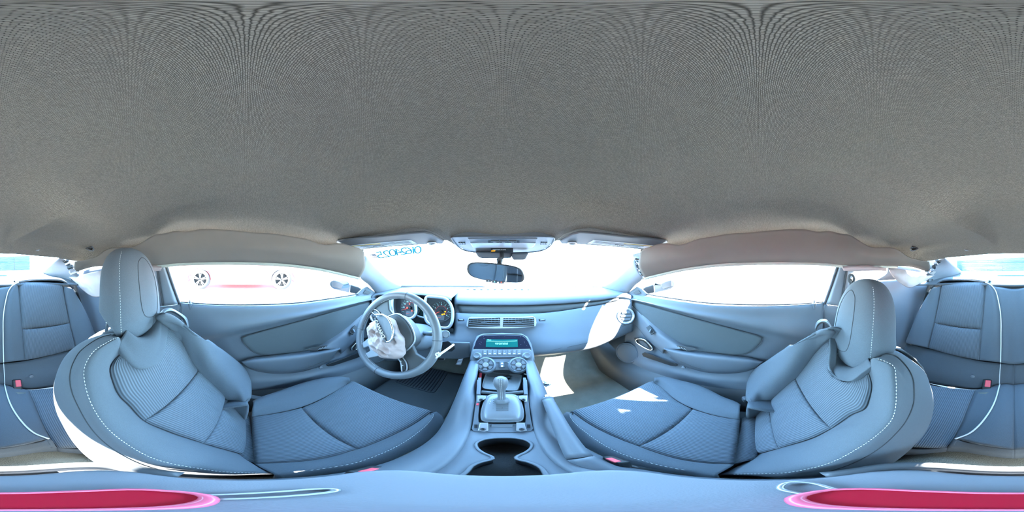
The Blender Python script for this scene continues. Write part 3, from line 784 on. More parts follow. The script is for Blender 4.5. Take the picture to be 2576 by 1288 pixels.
    tube('seam', m([near(p, .994) for p in resamp(C1, 60)[3:58]] ) if False else m([near(p, .993) + n * .0 for p in resamp([a.lerp(b, .16) for a, b in zip(resamp(C1, 40), resamp(Ci, 40))], 40)[2:38]]), .0011, M_SEAM, back, n=5, res=80)
    # ---- cushion
    ct = math.atan(.08)
    P0 = V(0, .0, -.70); cn = Vector((0, -math.sin(ct), math.cos(ct)))
    cp = lambda l, N: [hp(*((a, b) if drv else shifted(a, b, CUSHSHIFT)), P0 + cn * N, cn) for a, b in l]
    K0 = cp([(690, 1212), (784, 1203), (852, 1197), (933, 1184), (988, 1170), (1042, 1143), (1083, 1120), (1104, 1093), (1117, 1066), (1113, 1048), (1100, 1037)], -.03)
    K0b = [near(p - cn * .10 + Vector((-.01, 0, 0)), 1.02) for p in K0]
    K1 = cp([(690, 1194), (757, 1187), (811, 1179), (879, 1168), (960, 1141), (1042, 1095), (1075, 1067), (1088, 1051), (1090, 1042), (1084, 1040)], .03)
    K2 = cp([(640, 1166), (716, 1164), (797, 1156), (898, 1130), (988, 1095), (1042, 1067), (1080, 1040)], .006)
    cb = loft('cushion', [mcu(c) for c in (K0b, K0, K1, K2)], M_FAB, T, nu=70, k=7, sol=.008)
    K3 = cp([(632, 1047), (689, 1040), (759, 1024), (811, 1002), (852, 978), (878, 960)], .006)
    K4 = cp([(634, 1030), (660, 1020), (700, 1008), (760, 990), (815, 972), (860, 957), (880, 955)], .035)
    K5 = cp([(640, 1012), (656, 1003), (689, 992), (729, 978), (770, 964), (811, 955), (852, 951), (878, 954)], .03)
    K5b = [near(p - cn * .12, 1.03) for p in K5]
    cb2 = loft('cushion_bolster', [mcu(c) for c in (K3, K4, K5, K5b)], M_FAB, T, nu=50, k=7, sol=.008)
    r2, r3 = resamp(K2, 60), resamp(K3, 60)
    f2 = min(range(60), key=lambda i: (r2[i] - cp([(898, 1130)], .006)[0]).length)
    f3 = min(range(60), key=lambda i: (r3[i] - cp([(759, 1024)], .006)[0]).length)
    pillow('cushion_insert', mcu(r2[0:f2 + 1]), mcu(r3[0:f3 + 1]), M_RIB, T, .016, cn, nu=26, nv=26)
    pillow('cushion_insert', mcu(r2[f2:]), mcu(r3[f3:]), M_RIB, T, .016, cn, nu=26, nv=26, roll=[(.010, -.002), (.020, -.010), (.027, -.024), (.028, -.045), (.022, -.085), (.0, -.16)])
    # tuck between cushion and backrest
    ta = cp([(655, 1168), (640, 1120), (630, 1070), (628, 1045)], -.004); tb = cp([(586, 1152), (582, 1100), (588, 1060), (602, 1035)], -.012)
    loft('cushion_tuck', [mcu(ta), mcu([a.lerp(b, .5) + cn * .006 for a, b in zip(ta, tb)]), mcu(tb)], M_RIBU, T, nu=20, k=4, sol=.006)
    dashes('stitching', mcu([near(p, .994) for p in resamp(K1, 60)[6:59]]), .0008, M_STITCH, cb, pitch=.0075)
    dashes('stitching', mcu([near(p, .994) for p in resamp(cp([(656, 1006), (689, 997), (729, 983), (770, 969), (811, 959), (852, 955), (880, 957)], .033), 40)]), .0008, M_STITCH, cb2, pitch=.0075)
    # base, recliner cover, tilt strap
    slab('seat_base', mir([V(-.56, -.10, -.78), V(-.17, -.10, -.78), V(-.17, .32, -.80), V(-.56, .32, -.80)], sd), (0, 0, 1), .14, M_PLD, T, .01)
    box('recliner_cover', mcu([hp(642, 1003, P0 + cn * .0, cn)])[0], .03, .05, .03, M_GREYP, T, .008, Euler((0, 0, .4 * sd)).to_matrix())
    tube('recliner_hinge', mcu(cp([(690, 1192), (740, 1190), (790, 1188)], -.0)), .012, M_PLD, T, n=10)
    if drv:
        st = bp([(400, 790), (412, 777), (430, 775), (450, 785), (470, 800), (476, 822)], -.005)
        sm = bp([(404, 796), (416, 784), (432, 781), (450, 790), (466, 804), (473, 824)], .012)
        sb = bp([(404, 800), (416, 788), (432, 786), (448, 794), (462, 808), (470, 828)], -.005)
    else:
        st = bp([(418, 792), (432, 778), (448, 776), (462, 786), (468, 802)], -.005)
        sm = bp([(420, 796), (433, 784), (447, 782), (459, 790), (466, 806)], .010)
        sb = bp([(420, 800), (433, 789), (446, 787), (456, 794), (463, 808)], -.005)
    loft('strap', [m(st), m(sm), m(sb)], M_PLD, T, nu=24, k=4, sol=.002)
    # ---- headrest
    if drv:
        hc = V(-.385, -.318, -.129); hh, lean, dz = .155, .10, 0
    else:
        hc = V(-.378, -.272, -.232); hh, lean, dz = .163, .12, 0
    def HR(t, a, sc=1.0):
        """t 0 bottom .. 1 top, a angle around (0 = front)"""
        s = max(0.0, 1 - abs(2 * t - 1) ** 3.2) ** .42
        wx = (.118 - .022 * t) * s
        fy = .050 * s
        byy = (.085 if t > .22 else .085 * (t / .22) ** .7 * .9 + .004) * s * (1 - .25 * t)
        ca, sa = math.cos(a), math.sin(a)
        e = .72
        x = wx * math.copysign(abs(sa) ** e, sa)
        y = (fy if ca > 0 else byy) * math.copysign(abs(ca) ** e, ca)
        z = (t - .5) * 2 * hh
        bk = min(1.0, max(0.0, (.52 - ca) / .85))
        z += bk * .095 * max(0.0, 1 - t / .5) ** 1.2
        y += -z * lean - .012 * (2 * t - 1) ** 2
        p = hc + Vector((x * sc, y * sc, z))
        return p
    NA, NT = 56, 40
    tt = [.5 - .5 * math.cos(PI * i / (NT - 1)) for i in range(NT)]
    g = [mir([HR(t, 2 * PI * k / NA) for k in range(NA)], sd) for t in tt]
    hd = grid_obj('headrest', g, M_FAB, T, closed=True, fc=True)
    dashes('stitching', mp([HR(t, .95, 1.006) for t in [.04 + .92 * i / 30 for i in range(31)]]), .0009, M_STITCH, hd, pitch=.0072)
    ov = [(0.62 * math.copysign(abs(math.cos(q)) ** .8, math.cos(q)), .60 + .30 * math.copysign(abs(math.sin(q)) ** .8, math.sin(q))) for q in [2 * PI * i / 40 for i in range(40)]]
    tube('seam', mp([HR(t, -.18 + .55 * x, 1.004) for x, t in ov]), .0012, M_SEAM, hd, n=5, closed=True, res=80)
    tube('seam', mp([HR(t, -.18, 1.004) for t in (.30, .2, .1, .04)]), .0011, M_SEAM, hd, n=5)
    for dx in (-.06, .06):
        top = hc + Vector((dx, -.052, -hh * .30)); bot = hc + Vector((dx, -.060, -hh * .98))
        tube('headrest_post', mp([top, bot]), .0055, M_CHROME, hd, n=12, res=0)
        lathe('post_collar', [(.016, -.004), (.016, .004), (.011, .008), (.007, .008)], mp([bot + Vector((0, .004, .02))])[0], (0, -.2, 1), M_BLACK, T, n=16)
    return T
seat(-1); seat(1)

# ================================================================== rear seat
RT = thing('rear_bench', 'charcoal cloth rear bench seat with two scooped places and pale piping', 'seat', V(0, -.62, -.95))
R0 = V(0, -.672, -.70); rth = math.atan(.235 / .53)
rn = Vector((0, math.cos(rth), math.sin(rth)))
rp_ = lambda l, N: [hp(a, b, R0 + rn * N, rn) for a, b in l]
c0 = P0r = V(0, -.66, -.72); rct = math.atan(.10); rcn = Vector((0, -math.sin(rct), math.cos(rct)))
rc_ = lambda l, N: [hp(a, b, P0r + rcn * N, rcn) for a, b in l]
slab('light_stop_back', [p - rn * .07 for p in [V(-.60, -.66, -.76), V(.60, -.66, -.76), V(.56, -.885, -.22), V(-.56, -.885, -.22)]], rn, .02, M_BLACK, RT)  # black board added behind the bench to stop light leaking through its gaps
slab('light_stop_base', [V(-.60, -.70, -.80), V(.60, -.70, -.80), V(.60, -.38, -.82), V(-.60, -.38, -.82)], (0, 0, 1), .14, M_BLACK, RT)  # black slab added under the cushion against light leaks
# centre strip of the backrest between the two pipings (and its mirror)
pipeL = [(9, 912), (8, 850), (9, 790), (19, 738), (30, 720), (47, 710)]
pL = rp_(pipeL, .018)
cenb = rp_([(-25, 916), (-25, 860), (-25, 800), (-25, 752), (-25, 728), (-25, 716)], .012)
cenb = [Vector((0, p.y, p.z)) for p in cenb]
# parcel edge at the top of the centre
cl = loft('backrest_centre', [[p - rn * .03 for p in pL[:5]] , pL[:5], [a.lerp(b, .5) + rn * .004 for a, b in zip(pL[:5], cenb[:5])], cenb[:5], [M(a.lerp(b, .5) + rn * .004) for a, b in zip(pL[:5], cenb[:5])], [M(p) for p in pL[:5]], [M(p - rn * .03) for p in pL[:5]]], M_FAB, RT, nu=30, k=6, sol=.01)
topc = [pL[4], cenb[4], M(pL[4])]
loft('backrest_top', [topc, [p + Vector((0, -.05, .012)) for p in topc], [p + Vector((0, -.10, .01)) for p in topc]], M_FAB, RT, nu=20, k=5, sol=.01)
for sd in (-1, 1):
    m = lambda l: mir(l, sd)
    I1 = rp_([(63, 906), (58, 850), (53, 790), (48, 740), (47, 716)], .006)
    I2 = rp_([(190, 876), (184, 850), (174, 808), (165, 762), (158, 720)], .006)
    O1 = rp_([(248, 862), (238, 838), (222, 800), (204, 762), (184, 728)], .022)
    O2 = [near(p - rn * .06 + Vector((-.02, 0, 0)), 1.01) for p in O1]
    i1 = rp_([(34, 909), (30, 850), (28, 790), (32, 738), (40, 714)], .026)
    loft('backrest', [m(c) for c in (pL[:5] + [rp_([(40, 714)], .02)[0]], i1, I1)], M_FAB, RT, nu=40, k=6, sol=.01)
    loft('backrest', [m(c) for c in (I2, [near(a.lerp(b, .5), .985) for a, b in zip(I2, O1)], O1, O2)], M_FAB, RT, nu=40, k=6, sol=.01)
    s1, s2 = resamp(I1, 40), resamp(I2, 40)
    k1 = min(range(40), key=lambda i: (s1[i] - rp_([(56, 830)], .006)[0]).length)
    k2 = min(range(40), key=lambda i: (s2[i] - rp_([(176, 814)], .006)[0]).length)
    pillow('backrest_insert', m(s1[:k1 + 1]), m(s2[:k2 + 1]), M_RIB, RT, .018, rn, nu=24, nv=24)
    pillow('backrest_insert', m(s1[k1:]), m(s2[k2:]), M_RIB, RT, .018, rn, nu=24, nv=24, roll=[(-.012, .008), (-.030, .012), (-.060, .008), (-.09, -.01)])
    # rolled top
    tp = [rp_([(40, 714)], .02)[0]] + rp_([(47, 711), (93, 706), (154, 708), (184, 728)], .008)
    loft('backrest_top', [m(tp), m([p + Vector((0, -.03, .010)) for p in tp]), m([p + Vector((0, -.09, -.004)) for p in tp]), m([p + Vector((0, -.14, -.03)) for p in tp])], M_FAB, RT, nu=30, k=6, sol=.008)
    # lower back panel
    lo1 = rp_([(-25, 917), (9, 914), (63, 908), (130, 893), (190, 878), (248, 864)], -.012); lo1[0].x = 0
    lo2 = rp_([(-25, 968), (12, 967), (68, 980), (130, 974), (200, 962), (262, 950)], -.01); lo2[0].x = 0
    loft('lower_back', [m(lo1), m([a.lerp(b, .5) + rn * .012 for a, b in zip(lo1, lo2)]), m(lo2)], M_FAB, RT, nu=40, k=5, sol=.01)
    # cushion
    q0 = rc_([(-25, 968), (-25, 1010), (-25, 1050), (-25, 1090), (-25, 1130), (-25, 1142)], .03)
    q0 = [Vector((0, p.y, p.z)) for p in q0]
    q1 = rc_([(12, 967), (23, 1009), (47, 1051), (84, 1088), (123, 1104)], .03)
    q2 = rc_([(72, 981), (88, 1020), (104, 1060), (124, 1098), (143, 1126)], .006)
    q3 = rc_([(262, 950), (290, 990), (330, 1030), (370, 1070), (400, 1100)], .010)
    q3b = rc_([(300, 930), (330, 970), (380, 1010), (420, 1050), (450, 1080)], .02)
    loft('cushion', [m(c) for c in (q0[:5], [a.lerp(b, .5) + rcn * .008 for a, b in zip(resamp(q0[:5], 12), resamp(q1, 12))], q1, q2)], M_FAB, RT, nu=40, k=6, sol=.01)
    pillow('cushion_insert', m(q2), m(q3), M_RIB, RT, .012, rcn, nu=30, nv=26)
    loft('cushion', [m(c) for c in (q3, q3b, [p - rcn * .1 for p in q3b])], M_FAB, RT, nu=30, k=5, sol=.01)
    # front face of the cushion
    fa = [q0[4]] + rc_([(20, 1126), (60, 1118), (100, 1112)], .028) + [q1[-1]]
    fb = rc_([(-25, 1146), (20, 1142), (60, 1136), (100, 1130), (143, 1127)], .0); fb[0].x = 0
    loft('cushion_front', [m(fa), m(fb), m([p - rcn * .14 + Vector((0, -.01, 0)) for p in fb])], M_FAB, RT, nu=30, k=5, sol=.01)
    fc = [q2[-1], rc_([(230, 1132)], -.01)[0], q3[-1]]
    loft('cushion_front', [m(fc), m([p - rcn * .15 for p in fc])], M_RIB, RT, nu=20, k=3, sol=.01)
    tube('piping', m([near(p, .995) for p in rp_(pipeL, .02)] ), .0028, M_STITCH, RT, n=6, res=60)
    tube('piping', m([near(p, .995) for p in rp_([(47, 710), (93, 705), (154, 707), (180, 722)], .012)]), .0018, M_SEAM, RT, n=6, res=40)
    tube('piping', m([near(p, .994) for p in rc_([(11, 966), (23, 1009), (47, 1051), (84, 1088), (123, 1104)], .031)]), .0028, M_STITCH, RT, n=6, res=60)
    tube('piping', m([near(p, .994) for p in rp_([(9, 914), (11, 940), (12, 966)], .0)]), .0022, M_STITCH, RT, n=6)
    lathe('snap_button', [(.010, 0), (.009, .004), (.001, .006)], m([near(rp_([(79, 947)], .004)[0], .99)])[0], rn, M_GREYP, RT, n=14)
    # red seat belt buckle standing in its socket
    bk = thing('seat_belt_buckle', 'black belt buckle with red button in the rear seat crease behind the %s' % ('driver' if sd < 0 else 'passenger'), 'buckle', m([rc_([(43, 978)], .0)[0]])[0], 'rear belt buckles')
    c = m([near(rc_([(43, 968)], .02)[0], .985)])[0]
    rot = Matrix.Rotation(.62, 3, 'X')
    box('buckle_body', c, .038, .030, .065, M_BLACK, bk, .005, rot)
    box('press_button', c + rot @ Vector((-.004, .013, .010)), .024, .010, .040, M_REDB, bk, .003, rot)
# ================================================================== dashboard
D = thing('dashboard', 'grey plastic dashboard spanning the cabin below the windshield', 'dashboard', V(0, .8, -.5))
R2 = lambda l: [hy(a, b, y) for a, b, y in l]
def full(l):           # right half given from the centre outwards; mirrored to a whole row
    l = R2(l)
    l[0].x = 0
    return [M(p) for p in l[1:]][::-1] + l
d0 = full([(1263, 723, 1.235), (1376, 723, 1.16), (1466, 723, 1.03), (1512, 723, .93), (1560, 733, .76), (1585, 738, .70)])
d1 = full([(1263, 736, 1.05), (1376, 736, 1.00), (1466, 734, .90), (1512, 734, .83), (1562, 736, .73), (1588, 741, .68)])
d2 = full([(1263, 750, .93), (1376, 750, .90), (1466, 746, .83), (1512, 743, .78), (1564, 739, .71), (1590, 744, .665)])
d3 = full([(1263, 767, .905), (1376, 765, .885), (1466, 759, .82), (1512, 754, .77), (1562, 747, .705), (1590, 752, .66)])
d4 = full([(1263, 769, .93), (1376, 767, .905), (1466, 761, .84), (1512, 756, .79), (1562, 749, .715), (1590, 755, .66)])
d5 = full([(1263, 787, .92), (1376, 785, .895), (1466, 772, .83), (1512, 764, .78), (1562, 754, .71), (1590, 760, .655)])
d6 = full([(1263, 791, .885), (1376, 788, .87), (1466, 775, .815), (1512, 767, .77), (1562, 757, .70), (1590, 765, .65)])
d7 = full([(1263, 812, .845), (1376, 812, .83), (1466, 806, .78), (1512, 800, .74), (1562, 790, .68), (1592, 790, .64)])
d8 = full([(1263, 840, .815), (1376, 840, .79), (1466, 838, .745), (1512, 832, .71), (1562, 816, .665), (1592, 812, .63)])
d9 = full([(1263, 872, .80), (1360, 872, .755), (1440, 868, .725), (1500, 857, .70), (1556, 838, .665), (1592, 826, .64)])
d10 = full([(1263, 898, .80), (1352, 893, .75), (1425, 886, .73), (1490, 874, .71), (1550, 850, .68), (1592, 832, .65)])
d11 = full([(1263, 899, .95), (1352, 896, .92), (1425, 888, .90), (1490, 876, .88), (1550, 852, .80), (1592, 834, .70)])
dsh = loft('dash_shell', [d0, d1, d2, d3, d4, d5, d6, d7, d8, d9, d10, d11], M_DASH, D, nu=110, k=5, sol=.006)
# the shell gives way to the twin dials on the driver side
for v_ in dsh.data.vertices:
    tx_, ty_ = topx(v_.co)
    wgt = min(1, max(0, (tx_ - 940) / 25)) * min(1, max(0, (1143 - tx_) / 6)) * min(1, max(0, (ty_ - 742) / 10)) * min(1, max(0, (842 - ty_) / 12))
    if wgt > 0: v_.co = near(v_.co, 1 + .28 * wgt)
# long dark strip inset on the passenger side
def rowseg(row, px0, px1, k=24):
    r = resamp(row, 300)
    out = [p for p in r if px0 <= topx(p)[0] <= px1]
    return resamp(out, k)
st_a, st_b = rowseg(d4, 1151, 1558), rowseg(d5, 1156, 1558)
loft('trim_strip', [[near(p, .988) for p in st_a], [near(a.lerp(b, .5), .984) for a, b in zip(st_a, st_b)], [near(p, .988) for p in st_b]], M_STRIP, D, nu=40, k=3, sol=.004)
tube('strip_seam', [near(p, .986) for p in st_b], .0018, M_BLACK, D, n=5, res=50)
tube('strip_seam', [near(p, .986) for p in st_a], .0022, M_BLACK, D, n=5, res=50)
# row of defroster slots in the dash top
for k in range(13):
    c = hy(1160 + k * 17, 728.5, 1.13 - .004 * abs(k - 6)); 
    box('defroster_slot', c + Vector((0, 0, .001)), .016, .010, .003, M_BLACK, D, 0)
lathe('light_sensor', [(.012, -.003), (.011, .003), (.006, .007), (.001, .008)], hy(1260, 725.5, 1.20), (0, 0, 1), M_WHITE, D, n=16)
for k in range(3):
    slab('side_demister_slot', [hy(1538 + k * 6, 741, .745), hy(1543 + k * 6, 741, .742), hy(1548 + k * 6, 737, .75), hy(1543 + k * 6, 737, .753)], (0, -.3, 1), .003, M_BLACK, D)
text('air_bag_mark', 'AIRBAG', hy(1522, 747.2, .775) + Vector((0, -.004, .003)), Vector((.85, -.4, 0)), (0, .2, 1), .009, M_GREYP, D)
# glove box seams
tube('glove_box_seam', [near(hy(a, b, y), .992) for a, b, y in [(1356, 888, .75), (1400, 878, .74), (1460, 862, .73), (1520, 843, .70), (1560, 823, .67), (1592, 812, .635)]], .0016, M_SEAM, D, n=5, res=40)
tube('glove_box_seam', [near(hy(a, b, y), .992) for a, b, y in [(1375, 889, .745), (1420, 880, .735), (1432, 872, .73), (1500, 857, .705)]], .0014, M_SEAM, D, n=5, res=30)
# ---- centre air vents
VN = Vector((0, -.93, .37)).normalized(); VU = Vector((0, .37, .93)).normalized()
vp0 = V(0, .828, -.352)
vc = lambda a, b, o=0: hp(a, b, vp0 + VN * o, VN)
vo = [(1178, 800), (1186, 797), (1340, 795), (1347, 800), (1350, 812), (1348, 821), (1340, 823), (1180, 825), (1173, 821), (1174, 812)]
vt = slab('centre_vent', [vc(a, b, .004) for a, b in vo], VN, .03, M_SILVER, D, .003)
for (x0, x1, nm) in ((1178.5, 1258, 0), (1265.5, 1344, 1)):
    h = slab('vent_mouth', [vc(x0 + 1, 800, .0055), vc(x1, 799, .0055), vc(x1, 821, .0055), vc(x0 - 1, 822, .0055)], VN, .004, M_BLACK, vt)
    for k in range(9):
        x = x0 + 5 + k * (x1 - x0 - 9) / 8
        tube('vent_fin', [vc(x, 801, .008), vc(x, 812, .008)], .0012, M_PL, h, n=4, res=0)
    for k in range(4):
        y = 803.2 + k * 5.2
        c = vc((x0 + x1) / 2, y, .011)
        box('vent_blade', c, (vc(x1, y) - vc(x0, y)).length - .006, .012, .003, M_GREYP, h, .001, Matrix.Rotation(-.25, 3, 'X'))
    box('vent_tab', vc((x0 + x1) / 2, 813, .017), .03, .006, .006, M_GREYP, h, .001)
for x in (1159, 1363.5):
    tw = slab('vent_wheel', [vc(x - 8, 803, .004), vc(x + 8, 802.5, .004), vc(x + 9, 808, .004), vc(x - 7, 808.5, .004)], VN, .006, M_BLACK, D)
    box('thumb_wheel', vc(x + 1, 805.3, .006), .024, .008, .008, M_GREYP, tw, .002)
# round side vents
for sd in (-1, 1):
    bv = min(dsh.data.vertices, key=lambda v_: (topx(v_.co)[0] - 1574) ** 2 + (topx(v_.co)[1] - 795) ** 2)
    nq = bv.normal.copy(); nq = nq if nq.dot(CAM - bv.co) > 0 else -nq
    c = mir([bv.co + nq * .003], sd)[0]; nn = mir([nq], sd)[0]
    rv = lathe('round_vent', [(.001, -.012), (.032, -.012), (.035, -.002), (.042, .003), (.048, .002), (.050, -.004), (.048, -.05)], c, nn, M_SILVER, D, n=40)
    uu = nn.cross(Vector((0, 0, 1))).normalized(); ww = uu.cross(nn)
    slab('vent_core', circ(c + nn * -.006, uu, ww, .034, 28), nn, .01, M_BLACK, rv)
    for k in (-1, 0, 1):
        box('vent_blade', c + ww * (.020 * k) + nn * .002, .060 if k == 0 else .046, .004, .012, M_GREYP, rv, .001, Matrix((uu, nn, ww)).transposed())
# ---- instrument cluster: two square hooded dials
IC = thing('instrument_cluster', 'twin square dials with red needles behind the steering wheel', 'gauges', V(-.40, .80, -.32))
CN = Vector((.18, -.93, .30)).normalized(); CR = Vector((.98, .18, 0)).normalized(); CU = CN.cross(CR) * -1
if CU.z < 0: CU = -CU
CR = CU.cross(CN)
M_FACE = mat('dial_face', (0.045, 0.05, 0.055), 0.5, var=0)
M_RECESS = mat('dial_recess', (0.10, 0.108, 0.115), 0.5, var=0)
M_NEEDLE = mat('needle_red', (0.9, 0.12, 0.08), 0.4, var=0, emis=(.9, .08, .05), es=.4)
def pod(cx, cy, px, gcx, gcy, gr, nums, y0, labels):
    pc = hy(cx, cy, y0)
    f = lambda a, b, o=0: hp(a, b, pc + CN * o, CN)
    outl = [f(a, b, .02) for a, b in px]
    bz = tube('dial_bezel', outl, .0085, M_SILVER, IC, n=8, closed=True, res=72)
    hood = [near(p, .99) for p in outl]
    loft('dial_hood', [outl, [p - CN * .10 for p in outl]], M_RECESS, IC, nu=72, k=2, closed=True, fc=False)
    slab('dial_back', [p - CN * .055 for p in resamp(outl, 40, True)], CN, .01, M_RECESS, IC)
    gc = f(gcx, gcy, -.028); R = gr
    dl = slab('dial_face', circ(gc, CR, CU, R, 40), CN, .006, M_FACE, IC)
    tube('dial_rim', [p + CN * .001 for p in circ(gc, CR, CU, R, 40)], .0016, M_GREYP, dl, n=6, closed=True, res=0)
    a0, a1 = 215, -35
    n = len(nums)
    for k in range(n * 2 - 1):
        a = math.radians(a0 + (a1 - a0) * k / (2 * n - 2)); d = CR * math.cos(a) + CU * math.sin(a)
        L = .16 if k % 2 == 0 else .08
        tube('dial_mark', [gc + d * (R * .92) + CN * .002, gc + d * (R * (.92 - L)) + CN * .002], .0007, M_GAUGET, dl, n=4, res=0)
        if k % 2 == 0 and nums[k // 2]:
            text('numeral', nums[k // 2], gc + d * (R * .66) + CN * .002, CR, CU, R * .20, M_GAUGET, dl)
    tube('red_arc', [gc + (CR * math.cos(math.radians(q)) + CU * math.sin(math.radians(q))) * (R * .53) + CN * .002 for q in range(-40, 221, 10)], .0011, M_REDB, dl, n=5)
    a = math.radians(205); d = CR * math.cos(a) + CU * math.sin(a)
    tube('needle', [gc - d * R * .1 + CN * .007, gc + d * R * .86 + CN * .006], .0024, M_NEEDLE, dl, n=6, res=0, r2=.0009)
    lathe('needle_hub', [(R * .15, .003), (R * .15, .009), (R * .10, .012), (.001, .012)], gc, CN, M_BLACK, dl, n=20)
    for (dx, dy, mm) in labels:
        slab('warning_lamp', circ(gc + CR * (dx * R) + CU * (dy * R) + CN * .003, CR, CU, R * .075, 10), CN, .002, mm, dl)
    sub = gc + CU * (-.62 * R) + CN * .003
    sg = slab('sub_dial', rrect(sub, CR, CU, R * .34, R * .24, R * .1), CN, .003, M_GREYP, dl)
    tube('sub_needle', [sub + CN * .003 - CR * (R * .3) - CU * (R * .02), sub + CN * .003 + CR * (R * .02)], .0010, M_NEEDLE, dl, n=5, res=0)
pod(1103, 780, [(1070, 758), (1074, 747), (1090, 747), (1116, 750), (1128, 758), (1136, 772), (1139, 790), (1136, 812), (1126, 824), (1104, 823), (1082, 816), (1070, 800)], 1110, 783, .058,
    ['', '1', '2', '3', '4', '5', '6', '7', '8'], .80, [(.38, -.02, M_LAMPY), (.30, -.25, M_LAMPY), (.12, -.32, M_LAMPY)])
pod(1020, 778, [(987, 757), (992, 746), (1012, 744), (1032, 746), (1042, 756), (1046, 775), (1045, 790), (1035, 800), (1012, 801), (996, 797), (988, 783)], 1032, 774, .060,
    ['', '20', '40', '60', '80', '100', '120', '140', '160'], .76, [(-.10, .36, M_LAMPR), (-.30, -.02, M_LAMPR), (.22, -.30, M_LAMPR)])
ci = slab('info_screen', [hy(1049, 768, .80), hy(1066, 768, .80), hy(1072, 800, .80), (hy(1050, 797, .80))], CN, .01, mat('info_glass', (.02, .05, .04), .15, var=0), IC, .002)
tube('centre_bezel', [hy(a, b, .785) for a, b in [(1046, 756), (1048, 792), (1056, 797), (1078, 801)]], .006, M_SILVER, IC, n=6)
# cowl over the dials
hx_ = [hy(a, b, y) for a, b, y in [(955, 746, .70), (985, 738, .76), (1020, 735, .80), (1060, 737, .84), (1090, 740, .84), (1120, 744, .84), (1136, 750, .835)]]
loft('dial_cowl', [[p + Vector((0, .14, .004)) for p in hx_], hx_, [near(p, .985) - Vector((0, 0, .012)) for p in hx_]], M_DASH, IC, nu=40, k=4, sol=.006)
slab('lower_panel', [hy(a, b, .87) for a, b in [(955, 742), (985, 742), (1000, 802), (1140, 826), (1150, 850), (955, 850)]], (0, -1, .3), .01, M_DASH, IC, .003)
# ---- left of the wheel: light switch
ls = thing('headlamp_switch', 'small black headlamp switch on the dash left of the twin dials', 'switch', hy(972, 775, .70))
slab('switch_plate', [hy(a, b, .69) for a, b in [(956, 770), (982, 768), (985, 784), (960, 784)]], (.1, -1, .3), .006, M_PL, ls, .003)
lathe('switch_knob', [(.012, 0), (.012, .008), (.009, .011), (.001, .011)], hy(971, 777, .682), (.1, -1, .3), M_BLACK, ls, n=20)
# ---- ignition barrel and column shroud, knee panel
kn = slab('knee_panel', [hy(a, b, .72) for a, b in [(900, 858), (1000, 868), (1100, 858), (1182, 862), (1182, 900), (1150, 904), (1090, 900), (900, 905)]], (0, -1, .2), .012, M_DASH, D, .006)
slab('knee_pocket', [hy(a, b, .705) for a, b in [(1100, 862), (1128, 858), (1142, 868), (1144, 878), (1136, 885), (1110, 884), (1098, 878)]], (0, -1, .2), .006, M_BLACK, D, .003)

# ================================================================== steering wheel
SWc = V(-.377, .480, -.322)
tilt = math.radians(24)
WN = Vector((0.02, -math.cos(tilt), math.sin(tilt))).normalized()      # faces the driver
rot = math.radians(-43)                                                # wheel turned clockwise
wr0 = Vector((1, 0, 0)); wu0 = WN.cross(wr0); wu0 = wu0 if wu0.z > 0 else -wu0
wr0 = wu0.cross(WN)
WR = wr0 * math.cos(rot) + wu0 * math.sin(rot); WU = -wr0 * math.sin(rot) + wu0 * math.cos(rot)
RM = .1725
wp = lambda x, y, z=0: SWc + WR * x + WU * y + WN * z
ST = thing('steering_wheel', 'black leather steering wheel turned clockwise with burst white airbag hanging from its hub', 'steering wheel', SWc)
rim = []
for k in range(72):
    a = 2 * PI * k / 72
    rim.append(wp(RM * math.cos(a), RM * math.sin(a)))
ro = tube('rim', rim, .0165, M_LEATH, ST, n=16, closed=True, res=0)
for ang in (50, 128, 232, 308):
    a = math.radians(ang); c = wp(RM * math.cos(a), RM * math.sin(a)); t = (WU * math.cos(a) - WR * math.sin(a))
    u = (c - SWc).normalized()
    tube('rim_seam', circ(c, u, WN, .0168, 20), .0008, M_SEAM, ro, n=4, closed=True, res=0)
for a0, a1 in ((55, 125), (140, 175), (188, 225), (235, 262), (278, 305)):
    pts = [wp((RM - .0155) * math.cos(math.radians(q)), (RM - .0155) * math.sin(math.radians(q)), .007) for q in range(a0, a1, 3)]
    dashes('stitching', pts, .0009, M_STITCH, ro, pitch=.005)
# hub and three spokes
hubp = [(-.070, .052), (-.045, .072), (0, .080), (.045, .072), (.070, .052), (.080, .0), (.068, -.045), (.040, -.075), (0, -.085), (-.040, -.075), (-.068, -.045), (-.080, 0)]
hb = loft('hub', [[wp(x * 1.0, y * 1.0, -.06) for x, y in hubp], [wp(x * 1.02, y * 1.02, -.004) for x, y in hubp], [wp(x * .90, y * .90, .014) for x, y in hubp], [wp(x * .5, y * .5, .020) for x, y in hubp], [wp(x * .02, y * .02, .022) for x, y in hubp]], M_PLD, ST, nu=48, k=5, closed=True)
tube('hub_ring', [wp(x * 1.035, y * 1.035, .002) for x, y in hubp], .0035, M_SILVER, ST, n=8, closed=True, res=60)
for s in (-1, 1):
    sp_ = slab('spoke', [wp(s * x, y, -.002) for x, y in [(.062, .045), (.110, .036), (.166, .060), (.172, .030), (.174, -.020), (.160, -.055), (.110, -.034), (.068, -.042)]], WN, .022, M_PLD, ST, .006, 3)
    tube('spoke_bezel', [wp(s * x, y, .001) for x, y in [(.074, -.020), (.120, -.012), (.152, -.028), (.150, -.046), (.110, -.030), (.072, -.038)]], .0032, M_SILVER, sp_, n=6, closed=True, res=40)
    slab('spoke_switches', [wp(s * x, y, .001) for x, y in [(.080, -.022), (.120, -.015), (.148, -.030), (.146, -.043), (.112, -.028), (.080, -.034)]], WN, .004, M_BLACK, sp_)
    for k in range(3):
        box('switch_mark', wp(s * (.092 + .018 * k), -.024 - .003 * k, .003), .004, .004, .002, M_WHITE, sp_, 0)
